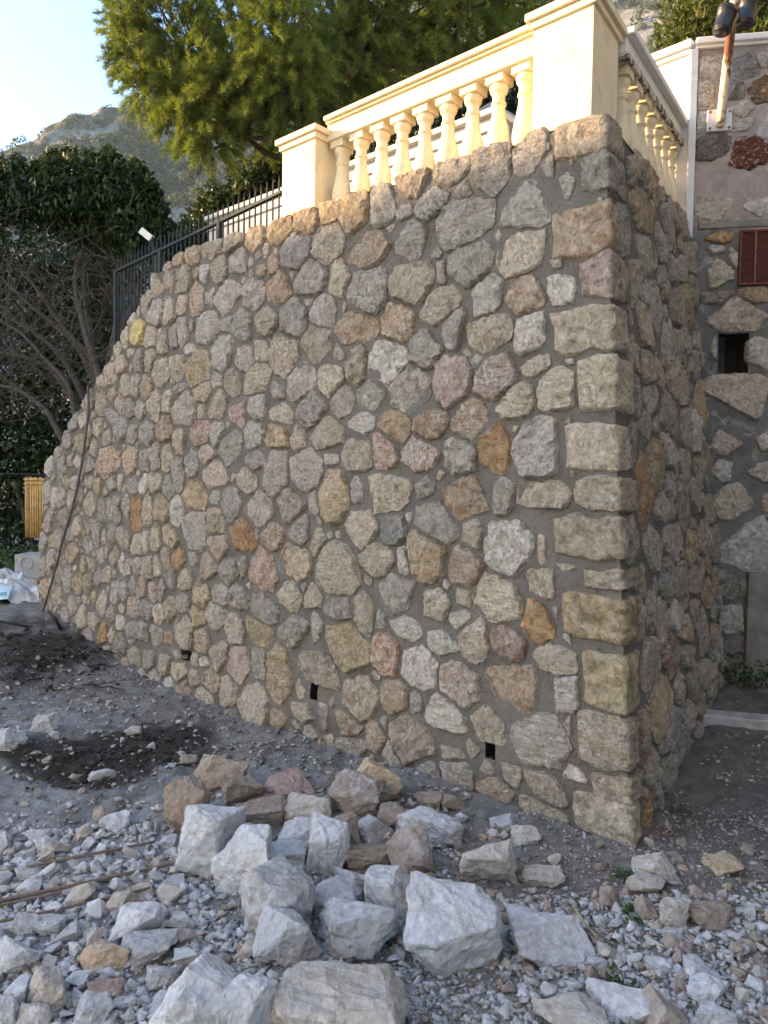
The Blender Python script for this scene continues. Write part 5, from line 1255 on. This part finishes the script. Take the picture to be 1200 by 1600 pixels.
# gravel as one mass
gsh = []
for k in range(10):
    V, Fc = rock_shape(1200 + k, (1, rgl.uniform(0.7, 0.95), rgl.uniform(0.35, 0.65)), npts=8, cuts=0, rough=0.0, bev=0)
    gsh.append((V, np.array(Fc)))
def scatter(n_, px, smin, smax, pw, palt, rg):
    xs = rg.uniform(px[0], px[2], n_); ys = px[1] + (px[3] - px[1]) * rg.random(n_)
    X = np.empty(n_); Yv = np.empty(n_)
    d = FW[None] + RT[None] * ((xs - 600) / F)[:, None] - UP[None] * ((ys - 800) / F)[:, None]
    zg = np.zeros(n_)
    for _ in range(4):
        t = (zg - CAM[2]) / d[:, 2]; X = d[:, 0] * t; Yv = d[:, 1] * t; zg = ground_z(X, Yv)
    # even out the density over the ground
    keep = rg.random(n_) < np.clip((Yv / Yv.max()) ** 2.0 * 1.0, 0.12, 1)
    keep &= open_ground(X, Yv)
    X, Yv, zg = X[keep], Yv[keep], zg[keep]; m = len(X)
    s = smin + (smax - smin) * rg.random(m) ** pw
    return X, Yv, zg, s, rg.choice(list(palt), m)
rgg = np.random.default_rng(77)
parts = [scatter(3500, (-560, 1250, -60, 1620), 0.014, 0.07, 2.0, 'WWGGGL', rgg), scatter(3500, (1250, 1380, 1750, 1620), 0.012, 0.06, 2.0, 'WWGGGLN', rgg), scatter(2500, (-450, 1000, -40, 1280), 0.010, 0.045, 2.5, 'GGLND', rgg), scatter(5200, (-60, 1290, 420, 1620), 0.014, 0.055, 2.2, 'WWWGGGL', rgg), scatter(5200, (640, 1400, 1260, 1620), 0.012, 0.042, 2.2, 'WWGGGLN', rgg),
         scatter(2600, (620, 1270, 1260, 1430), 0.008, 0.030, 2.2, 'NNLGT', rgg), scatter(3000, (-60, 1000, 560, 1300), 0.010, 0.045, 3.0, 'GGLNL', rgg),
         scatter(6000, (-60, 1250, 1260, 1620), 0.005, 0.014, 1.5, 'WGGL', rgg), scatter(2200, (300, 1420, 680, 1620), 0.006, 0.022, 2, 'GGGL', rgg),
         scatter(5000, (-60, 960, 640, 1250), 0.008, 0.034, 2.5, 'GLNN', rgg), scatter(1500, (980, 1080, 1260, 1340), 0.006, 0.03, 3, 'GNL', rgg), scatter(1500, (300, 1230, 740, 1540), 0.014, 0.06, 1.6, 'GGLWND', rgg), scatter(9000, (-60, 970, 700, 1290), 0.008, 0.045, 2.2, 'DDDGL', rgg), scatter(2500, (-60, 970, 330, 1080), 0.01, 0.05, 2, 'S', rgg), scatter(3000, (20, 1130, 330, 1235), 0.008, 0.035, 2, 'S', rgg)]
GXs = np.concatenate([p[0] for p in parts]); GYs = np.concatenate([p[1] for p in parts]); GZs = np.concatenate([p[2] for p in parts]); GS = np.concatenate([p[3] for p in parts]); GC = np.concatenate([p[4] for p in parts])
# keep the dark soil mostly bare
sb = blob(GXs, GYs, 60, 1020, 0.6, .1) + blob(GXs, GYs, 150, 1190, 0.4) + blob(GXs, GYs, 270, 1150, .3) * .5
kp = (rgg.random(len(GXs)) > np.clip(sb * 1.0, 0, 0.8)) 
kp = np.where(GC == 'S', rgg.random(len(GXs)) < np.clip((blob(GXs, GYs, 60, 1020, 0.75, .1) * 1.3 + blob(GXs, GYs, 150, 1190, 0.36) * 1.3 + blob(GXs, GYs, 270, 1150, .3) * .6) ** 2, 0, 1), kp)
GXs, GYs, GZs, GS, GC = GXs[kp], GYs[kp], GZs[kp], GS[kp], GC[kp]
sid = rgg.integers(0, len(gsh), len(GXs)); VV, FF, C1, C2 = [], [], [], []; base = 0
for k, (Vs, Fs) in enumerate(gsh):
    ix = np.where(sid == k)[0]; m = len(ix)
    if not m: continue
    a = rgg.uniform(0, 6.28, m); t1 = rgg.normal(0, 0.4, m); ca, sa, ct, st = np.cos(a), np.sin(a), np.cos(t1), np.sin(t1)
    R_ = np.stack([np.stack([ca, -sa * ct, sa * st], 1), np.stack([sa, ca * ct, -ca * st], 1), np.stack([0 * a, st, ct], 1)], 1)
    W_ = np.einsum('nij,vj->nvi', R_, Vs) * GS[ix][:, None, None] + np.stack([GXs[ix], GYs[ix], GZs[ix] + GS[ix] * 0.14], 1)[:, None, :]
    VV.append(W_.reshape(-1, 3)); FF.append((Fs[None] + (np.arange(m) * len(Vs))[:, None, None]).reshape(-1, 3) + base); base += m * len(Vs)
    cc = [lcol(c, rgg) for c in GC[ix]]
    C1.append(np.repeat(np.array([c[0] for c in cc]), len(Vs), 0)); C2.append(np.repeat(np.array([c[1] for c in cc]), len(Vs), 0))
o = mk('gravel', np.vstack(VV), np.vstack(FF), M['loose'], cols={'Col': np.vstack(C1), 'Col2': np.vstack(C2)}, origin=(0, 3, 0))
tag(o, 'loose grey limestone gravel and chips covering the foreground', 'gravel', kind='stuff')

# ================================================================== TREES AND SHRUBS
def tri_needles(B_, D_, L_, W_, shade):
    n = len(B_); S = np.cross(D_, rdir(n)); S /= np.linalg.norm(S, axis=1)[:, None] + 1e-9
    V = np.stack([B_ - S * W_[:, None] / 2, B_ + S * W_[:, None] / 2, B_ + D_ * L_[:, None]], 1).reshape(-1, 3)
    return V, np.arange(3 * n).reshape(n, 3), np.repeat(np.stack([shade] * 3 + [np.ones(n)], 1), 3, 0)
def ell(cx, cy, rx, ry, Y, dz=None):
    c = at(cx, cy, Y); return c, np.array([rx / F * Y, (dz if dz else 0.5 * (rx + ry)) / F * Y, ry / F * Y])
PINE = [ell(255, 60, 88, 75, 8.4), ell(250, 130, 55, 45, 8.3), ell(300, 165, 62, 55, 8.2), ell(330, 210, 45, 40, 8.1), ell(380, 60, 90, 85, 8.2), ell(360, 140, 65, 50, 8.0), ell(450, 60, 75, 60, 7.7),
        ell(440, 130, 75, 55, 7.9), ell(420, 190, 60, 32, 8.4), ell(540, 30, 90, 70, 8.8), ell(520, 120, 70, 60, 9.3), ell(640, 20, 100, 80, 9.2), ell(620, 110, 80, 55, 10.0), ell(740, 0, 100, 75, 9.6),
        ell(820, -20, 80, 60, 10), ell(300, 100, 75, 60, 8.5), ell(220, 80, 45, 50, 8.4), ell(400, 110, 80, 60, 8.5), ell(480, 165, 60, 40, 8.8), ell(560, 80, 80, 60, 8.9), ell(330, -60, 130, 80, 8.6), ell(520, -80, 150, 90, 8.8), ell(720, -110, 150, 90, 9.3), ell(720, 75, 95, 50, 10.4), ell(205, 20, 40, 40, 8.5), ell(800, 60, 70, 40, 10.6)]
pt = root('pine_tree', (-0.62, 9.0, 3.2), 'large umbrella pine with sunlit needle masses rising behind the balustrade', 'tree')
trunk = [(-0.62, 9.0, 3.1), at(512, 215, 9.0), at(518, 150, 9.0), at(535, 60, 9.0), at(550, -60, 9.0), at(560, -150, 9.0)]
V, Fc = tube(polyline(trunk, 20), np.linspace(0.17, 0.06, 20), 10); mk('trunk', V, Fc, M['pine_bark'], pt, smooth=True)
limbs = []
rgp = np.random.default_rng(9)
tk = polyline(trunk, 20)
for (c, r) in PINE:
    st = tk[int(np.clip(4 + (c[2] - 5.0) * 3, 3, 16))]; m_ = (st + c) / 2 + rgp.normal(0, 0.15, 3) - Z * 0.12
    limbs.append(tube(polyline([st, m_, c], 10), np.linspace(0.055, 0.014, 10), 6))
    for k in range(5):
        e_ = c + rdir(1, rgp)[0] * r * 0.8; limbs.append(tube(polyline([m_ * 0.4 + c * 0.6, (c + e_) / 2 + rgp.normal(0, .06, 3), e_], 7), np.linspace(0.018, 0.005, 7), 5))
for pl_ in ([(508, 225, 9), (470, 214, 8.7), (430, 208, 8.4), (390, 203, 8.3), (345, 190, 8.2)], [(500, 262, 9), (425, 243, 8.6), (385, 215, 8.4), (340, 188, 8.2)], [(515, 150, 9), (540, 118, 8.8), (600, 96, 8.9)]):
    limbs.append(tube(polyline([at(*q) for q in pl_], 14), np.linspace(0.045, 0.018, 14), 6))
V, Fc = join(limbs); mk('limbs', V, Fc, M['pine_bark'], pt, smooth=True)
BB, DD, LLn, SS = [], [], [], []
for (c, r) in PINE:
    ns = int(100 * (r[0] * r[2] / 0.30) ** 0.8) + 25
    u = rdir(ns, rgp); rho = rgp.uniform(0.45, 1.0, ns) ** 0.6
    P = c + u * r * rho[:, None]
    ax = u * np.array([1, 1, 0.7]) + 0.35 * rdir(ns, rgp) + np.array([0, 0, 0.18]); ax /= np.linalg.norm(ax, axis=1)[:, None]
    for p, a, uu in zip(P, ax, u):
        L = rgp.uniform(0.14, 0.30); ntf = 12; t = np.linspace(0, 1, ntf)
        base_ = p + a * (t[:, None] - 0.4) * L + rdir(ntf, rgp) * 0.035 * t[::-1, None] - Z * (0.12 * t[:, None] ** 2) * (uu[2] < 0)
        nn = 13; b_ = np.repeat(base_, nn, 0) + rgp.normal(0, 0.006, (ntf * nn, 3))
        dr = a + rdir(ntf * nn, rgp) * 0.95; dr /= np.linalg.norm(dr, axis=1)[:, None]
        BB.append(b_); DD.append(dr); LLn.append(rgp.uniform(0.05, 0.10, ntf * nn)); SS.append(np.clip(rgp.uniform(0, 0.75) + rgp.uniform(0, 0.3, ntf * nn), 0, 1))
BB = np.vstack(BB); DD = np.vstack(DD); LLn = np.concatenate(LLn); SS = np.concatenate(SS)
V, Fq, c = tri_needles(BB, DD, LLn, np.full(len(BB), 0.0075), SS); n_needles = len(BB)
o = mk('crown', V, Fq, M['pine'], pt, cols={'Col': c}); tag(o, kind='stuff')

def leaf_cloud(ells, n_, L, W, rg, droop=0.4, shell=0.55, curl=0.15):
    vol = np.array([r[0] * r[1] * r[2] for _, r in ells]) ** 0.75; cnts = np.maximum((n_ * vol / vol.sum()).astype(int), 20); out = []
    Ps, Ds, Ns, Sh = [], [], [], []
    for (c, r), m in zip(ells, cnts):
        u = rdir(m, rg); rho = rg.uniform(shell ** 3, 1, m) ** (1 / 3); lump = 1 + 0.42 * fbm(u * 2.6 + c, 3, 5)
        P = c + u * r * (rho * lump)[:, None]
        D = u * 0.7 + rdir(m, rg) * 0.8 + np.array([0, 0, -droop]); Nn = np.array([0, 0, 1.0]) + 0.6 * u + 0.6 * rdir(m, rg)
        Ps.append(P); Ds.append(D); Ns.append(Nn); Sh.append(np.clip(rg.beta(1.6, 2.2, m) + 0.15 * (rho - 0.7), 0, 1))
    P, D, Nn, S = np.vstack(Ps), np.vstack(Ds), np.vstack(Ns), np.concatenate(Sh); m = len(P)
    return leaf_quads(P, D, Nn, L * rg.uniform(0.7, 1.2, m), W * rg.uniform(0.7, 1.2, m), S, curl)
# laurel-like shrub at left with bare arching stems
rgs = np.random.default_rng(33)
sh_ = root('large_shrub', at(150, 740, 8.6) * np.array([1, 1, 0]) + Z * 0.3, 'tall dark evergreen shrub with bare arching stems left of the wall', 'shrub')
E1 = [ell(120, 310, 75, 50, 8.6), ell(60, 315, 70, 45, 8.8), ell(190, 300, 55, 50, 8.4), ell(215, 345, 45, 50, 8.3), ell(10, 300, 60, 45, 9), ell(245, 372, 26, 30, 8.2), ell(150, 275, 60, 24, 8.6), ell(90, 265, 22, 18, 8.7),
      ell(-50, 320, 70, 70, 9), ell(170, 360, 70, 40, 8.8), ell(230, 320, 30, 30, 8.3)]
E1 += [ell(x + rgs.uniform(-6, 6), y + rgs.uniform(-10, 6), rgs.uniform(7, 15), rgs.uniform(9, 18), rgs.uniform(8.2, 8.9)) for x, y in zip(np.linspace(-10, 262, 30), np.interp(np.linspace(-10, 262, 30), [-10, 60, 100, 160, 215, 240, 262], [262, 262, 248, 250, 268, 300, 352]))]
E1 += [ell(x, y, rgs.uniform(8, 16), rgs.uniform(7, 13), rgs.uniform(8.1, 8.4)) for x, y in ((236, 292), (248, 305), (252, 330), (262, 345), (258, 372), (270, 362), (250, 392), (240, 400), (222, 398), (205, 405), (268, 385))]
V, Fq, c = leaf_cloud(E1, 15000, 0.10, 0.036, rgs, 0.5, 0.3); o = mk('crown', V, Fq, M['laurel'], sh_, cols={'Col': c}); tag(o, kind='stuff')
STEM = [[(165, 640), (150, 575), (128, 500), (118, 430), (135, 370), (150, 310)], [(160, 610), (175, 540), (190, 470), (195, 420), (200, 350)], [(158, 590), (140, 555), (105, 520), (60, 455), (30, 420)],
        [(150, 600), (120, 540), (88, 510), (40, 470), (0, 430)], [(130, 650), (90, 590), (60, 565), (0, 550), (-40, 545)], [(120, 655), (105, 600), (70, 560), (30, 520), (-20, 490)],
        [(100, 690), (70, 640), (30, 610), (-10, 600), (-60, 590)], [(150, 620), (140, 520), (132, 450), (130, 400), (110, 340)], [(168, 590), (200, 530), (182, 470), (160, 430), (170, 370)],
        [(140, 640), (110, 580), (80, 540), (20, 500), (-30, 470)], [(172, 560), (196, 500), (215, 455), (180, 430)]]
tubes = []
for k, sgm in enumerate(STEM):
    Yk = 8.5 + 0.15 * (k % 5); P = polyline([at(x, y, Yk + 0.08 * i) for i, (x, y) in enumerate(sgm)], 26); P += 0.015 * np.stack([fbm(P * 3 + 7 * j, 2, j) for j in range(3)], 1)
    V, Fc = tube(P, np.linspace(rgs.uniform(0.035, 0.055), 0.010, 26), 8); mk('stem', V, Fc, M['bark'], sh_, smooth=True)
    for j in range(16):
        i = int(rgs.integers(6, 25)); a = P[i]; dd = rdir(1, rgs)[0] * np.array([1, .6, .8]) + Z * 0.5; L = rgs.uniform(0.3, 0.9)
        tubes.append(tube(polyline([a, a + dd * L * .5 + rgs.normal(0, .05, 3), a + dd * L + rgs.normal(0, .12, 3) - Z * .1], 7), np.linspace(0.009, 0.0025, 7), 4))
for k in range(420):
    a = at(rgs.uniform(-40, 215), rgs.uniform(330, 640), rgs.uniform(8.3, 9.2)); dd = rdir(1, rgs)[0]; L = rgs.uniform(0.25, 0.7)
    if proj(a)[0] > 175 and proj(a)[1] > 480: continue
    tubes.append(tube(polyline([a, a + dd * L * .5 + rgs.normal(0, .05, 3), a + dd * L + rgs.normal(0, .1, 3)], 6), np.linspace(0.006, 0.002, 6), 3))
V, Fc = join(tubes); o = mk('twigs', V, Fc, M['bark'], sh_); tag(o, kind='stuff')
# dark thicket behind it
th = root('dark_thicket', (-4.5, 11.2, 0.2), 'dark leafy thicket filling the shade behind the bare stems', 'shrub')
E2 = [ell(x, y, 75, 70, 10.8 + 0.5 * ((x + y) % 3), 60) for x in (-60, 30, 110, 180) for y in (400, 470, 540, 620, 690)] + [ell(x, 730, 60, 50, 11.2, 50) for x in (-60, 0, 60, 120)] + [ell(x, 790, 60, 40, 11.6, 40) for x in (-60, 0, 60, 120)] + [ell(x, 830, 60, 40, 11.4, 40) for x in (-60, 0, 60, 120)]
V, Fq, c = leaf_cloud(E2, 26000, 0.12, 0.06, rgs, 0.3, 0.3); o = mk('crown', V, Fq, M['laurel'], th, cols={'Col': c}); tag(o, kind='stuff')
tb_ = [tube(polyline([(x, 11.2, 0.1), (x + rgs.normal(0, .2), 11.2, 1.5), (x + rgs.normal(0, .5), 11.3, 3.2)], 8), np.linspace(0.05, 0.015, 8), 6) for x in (-6, -5.2, -4.6, -4.1)]
for v_, f_ in tb_: mk('stem', v_, f_, M['bark'], th)
# hedge behind the fence
he = root('ivy_hedge', at(400, 330, 9.8) * np.array([1, 1, 0]) + Z * 3.2, 'dark clipped hedge behind the fence at the foot of the pine', 'hedge')
E3 = [ell(405, 300, 55, 45, 9.6), ell(350, 335, 50, 45, 9.8), ell(450, 280, 60, 50, 9.6), ell(310, 370, 40, 40, 10), ell(275, 395, 35, 35, 10.2), ell(380, 340, 60, 40, 9.7), ell(500, 260, 60, 50, 9.8)]
V, Fq, c = leaf_cloud(E3, 12000, 0.085, 0.05, rgs, 0.2, 0.45); o = mk('foliage', V, Fq, M['hedge'], he, cols={'Col': c}); tag(o, kind='stuff')
V, Fc = join([tube(polyline([(x, 9.8, 2.4), (x + .1, 9.8, 3.6), (x, 9.8, 4.4)], 6), np.linspace(0.05, 0.02, 6), 6) for x in (-1.9, -1.4, -0.9)]); mk('stem', V, Fc, M['bark'], he)
# garden shrub above the old wall
gs = root('garden_shrub', (3.0, 6.6, 4.0), 'sunlit yellow green shrub growing above the old wall coping', 'shrub')
E4 = [ell(1090, 55, 60, 50, 6.5), ell(1150, 25, 70, 60, 6.4), ell(1215, 30, 60, 60, 6.3), ell(1100, 0, 60, 50, 6.7), ell(1180, -40, 80, 50, 6.6), ell(1060, 30, 25, 30, 6.6), ell(1075, 75, 30, 30, 6.4), ell(1190, 70, 60, 30, 6.2)]
V, Fq, c = leaf_cloud(E4, 9000, 0.085, 0.022, rgs, -0.2, 0.4); o = mk('foliage', V, Fq, M['garden'], gs, cols={'Col': c}); tag(o, kind='stuff')
V, Fc = join([tube(polyline([(3.0, 6.6, 3.6), (3.0 + dx, 6.5, 4.5), (3.0 + 2 * dx, 6.5, 5.3)], 7), np.linspace(0.04, 0.012, 7), 6) for dx in (-.25, 0, .25)]); mk('stem', V, Fc, M['bark'], gs)
# shaded evergreens filling the garden behind the balusters
ge = root('garden_trees', (1.6, 12.5, 3.2), 'dark evergreen mass behind the balusters and big pier', 'tree')
E5 = [ell(x, y, 80, 70, 12.6, 70) for x in (560, 660, 760, 860) for y in (215, 130)] + [ell(930, 130, 70, 70, 12.4, 60)]
V, Fq, c = leaf_cloud(E5, 12000, 0.13, 0.06, rgs, 0.2, 0.3); o = mk('crown', V, Fq, M['laurel'], ge, cols={'Col': c}); tag(o, kind='stuff')
for x in (0.2, 1.2, 2.2, 3.2): V, Fc = tube([(x, 12.6, 3.0), (x + .1, 12.6, 4.5), (x, 12.6, 6.5)], [0.10, 0.07, 0.03], 7); mk('trunk', V, Fc, M['bark'], ge)
# ivy on the ground beyond the wall end
rgi = np.random.default_rng(4); m = 7000
ix = rgi.uniform(-7.0, -3.75, m); iy = rgi.uniform(8.7, 10.15, m); iz = ground_z(ix, iy) + 0.02 + 0.42 * sstep(8.6, 9.9, iy) * (0.6 + 0.4 * fbm(np.stack([ix, iy, 0 * ix], -1) * 2.5, 3, 6)) * rgi.uniform(0.5, 1, m) + 0.05
D = rdir(m, rgi) * np.array([1, 1, 0.3]) - Z * 0.2; Nn = np.array([0, -0.5, 1.0]) + 0.5 * rdir(m, rgi)
V, Fq, c = leaf_quads(np.stack([ix, iy, iz], 1), D, Nn, rgi.uniform(0.06, 0.11, m), rgi.uniform(0.05, 0.09, m), rgi.beta(1.5, 2, m), 0.1)
o = mk('ivy_cover', V, Fq, M['ivy'], cols={'Col': c}); tag(o, 'glossy green ivy covering the ground beyond the low end of the wall', 'ivy', kind='stuff')
# weeds
def weed(x, y, lab, n_=26, L=0.05):
    p = gpt(x, y); P = p + rgi.normal(0, 0.025, (n_, 3)) * (1, 1, 0.2) + Z * 0.015
    V, Fq, c = leaf_quads(P, rdir(n_, rgi) * (1, 1, .4) + Z * .3, rdir(n_, rgi) + Z, L, L * 0.3, rgi.random(n_)); o = mk('weed', V, Fq, M['ivy'], cols={'Col': c}); tag(o, lab, 'weed')
weed(972, 1372, 'little green weed left of the tan block'); weed(985, 1432, 'little green weed beside the olive brown wedge'); weed(962, 1538, 'little yellowing weed above the bottom edge stones')
mo = opt(0.55, 0.30, 0.11); P = mo + rgi.normal(0, 1, (500, 3)) * (0.16, 0.03, 0.05); V, Fq, c = leaf_quads(P, rdir(500, rgi), rdir(500, rgi) + Z, 0.025, 0.018, rgi.random(500) * .5)
o = mk('moss', V, Fq, M['ivy'], cols={'Col': c}); tag(o, 'patch of dark green moss at the foot of the concrete slab', 'moss', kind='stuff')

# ================================================================== UNSEEN HOUSES (added to shade wall and shrub, bounce sun and block sky)
def house(name, o0, dx, dn, L, dep, h, label, roofh=0.3, wallm='house'):
    """long house: o0 front corner, dx along the front, dn from the front into the house"""
    o0 = np.array([o0[0], o0[1], 0.0])
    r = root(name, o0 + dx * L / 2 + dn * dep / 2, label, 'house')
    V, Fc = box(o0, dx, dn, Z, (0, L), (0, dep), (-0.3, h)); mk('wall', V, Fc, M[wallm], r)
    V = np.array([o0 + dx * a + dn * b_ + Z * z for (a, b_, z) in ((-.3, 0.0, h), (L + .3, 0.0, h), (L + .3, dep / 2, h + roofh), (-.3, dep / 2, h + roofh), (-.3, dep + .3, h), (L + .3, dep + .3, h))])
    mk('roof', V, [(0, 1, 2, 3), (3, 2, 5, 4), (0, 3, 4), (1, 5, 2), (0, 4, 5, 1)], M['roof'], r)
    for fl_ in range(int(h // 3)):
        for k in range(int(L // 3.4)):
            a = 1.3 + 3.4 * k; z = 1.0 + 3.0 * fl_
            V, Fc = box(o0, dx, -dn, Z, (a, a + 0.9), (0.0, 0.04), (z, z + 1.4)); w_ = mk('window', V, Fc, M['white'], r)
            V, Fc = box(o0, dx, -dn, Z, (a + .08, a + .82), (0.041, 0.05), (z + .08, z + 1.32)); mk('pane', V, Fc, M['glass'], w_)
TE = math.tan(SUN_EL)
sn = float(SUN_H @ NL); n0 = 18.0; Lr = n0 / sn
HA = TOPZ + Lr * TE                     # eave that puts the shadow line at the wall top
house('shade_house', BASE + DL * 26.5 + NL * n0, DL, NL, 19.0, 8.0, HA + 0.10, 'plain rendered house, unseen, added so its shadow covers the wall')  # unseen house added to cast shade over the wall
house('tall_shade_house', BASE + DL * 45.5 + NL * n0, DL, NL, 12.5, 9.0, HA + 4.2, 'taller rendered house, unseen, added to shade the shrub')  # unseen taller block added to keep sun off the shrub
# unseen pale house added behind the viewer to bounce sun onto the wall
fn = unit([-0.50, 0.866, 0]); fx = np.array([-fn[1], fn[0], 0])
house('fill_bounce_house', np.array([-9.5, -8.0, 0]) - fx * 9, fx, -fn, 18.0, 8.0, 16.0, 'pale rendered house added behind the viewer to bounce sunlight onto the wall', wallm='white')

house('sky_block_house', np.array([5.0, 7.0, 0]), np.array([0, -1.0, 0]), np.array([1.0, 0, 0]), 10.5, 7.0, 8.5, 'dark clad house, unseen, added at right to dim the side face', wallm='blocker_dark')  # unseen dark house added to keep sky light off the side face
# ================================================================== HAZE
V, Fc = box((0, 0, 0), (1, 0, 0), (0, 1, 0), Z, (-300, 300), (-60, 310), (-2.0, 300))
hz_ = mk('haze', V, Fc, None, origin=(0, 200, -2)); tag(hz_, kind='stuff')
hm = bpy.data.materials.new('thin_haze'); hm.use_nodes = True; hm.node_tree.nodes.clear()
ho_ = hm.node_tree.nodes.new('ShaderNodeOutputMaterial'); pv = hm.node_tree.nodes.new('ShaderNodeVolumePrincipled')
pv.inputs['Color'].default_value = (0.70, 0.85, 1.0, 1); pv.inputs['Density'].default_value = 0.00028; pv.inputs['Anisotropy'].default_value = 0.0
hm.node_tree.links.new(pv.outputs[0], ho_.inputs['Volume']); hz_.data.materials.append(hm)
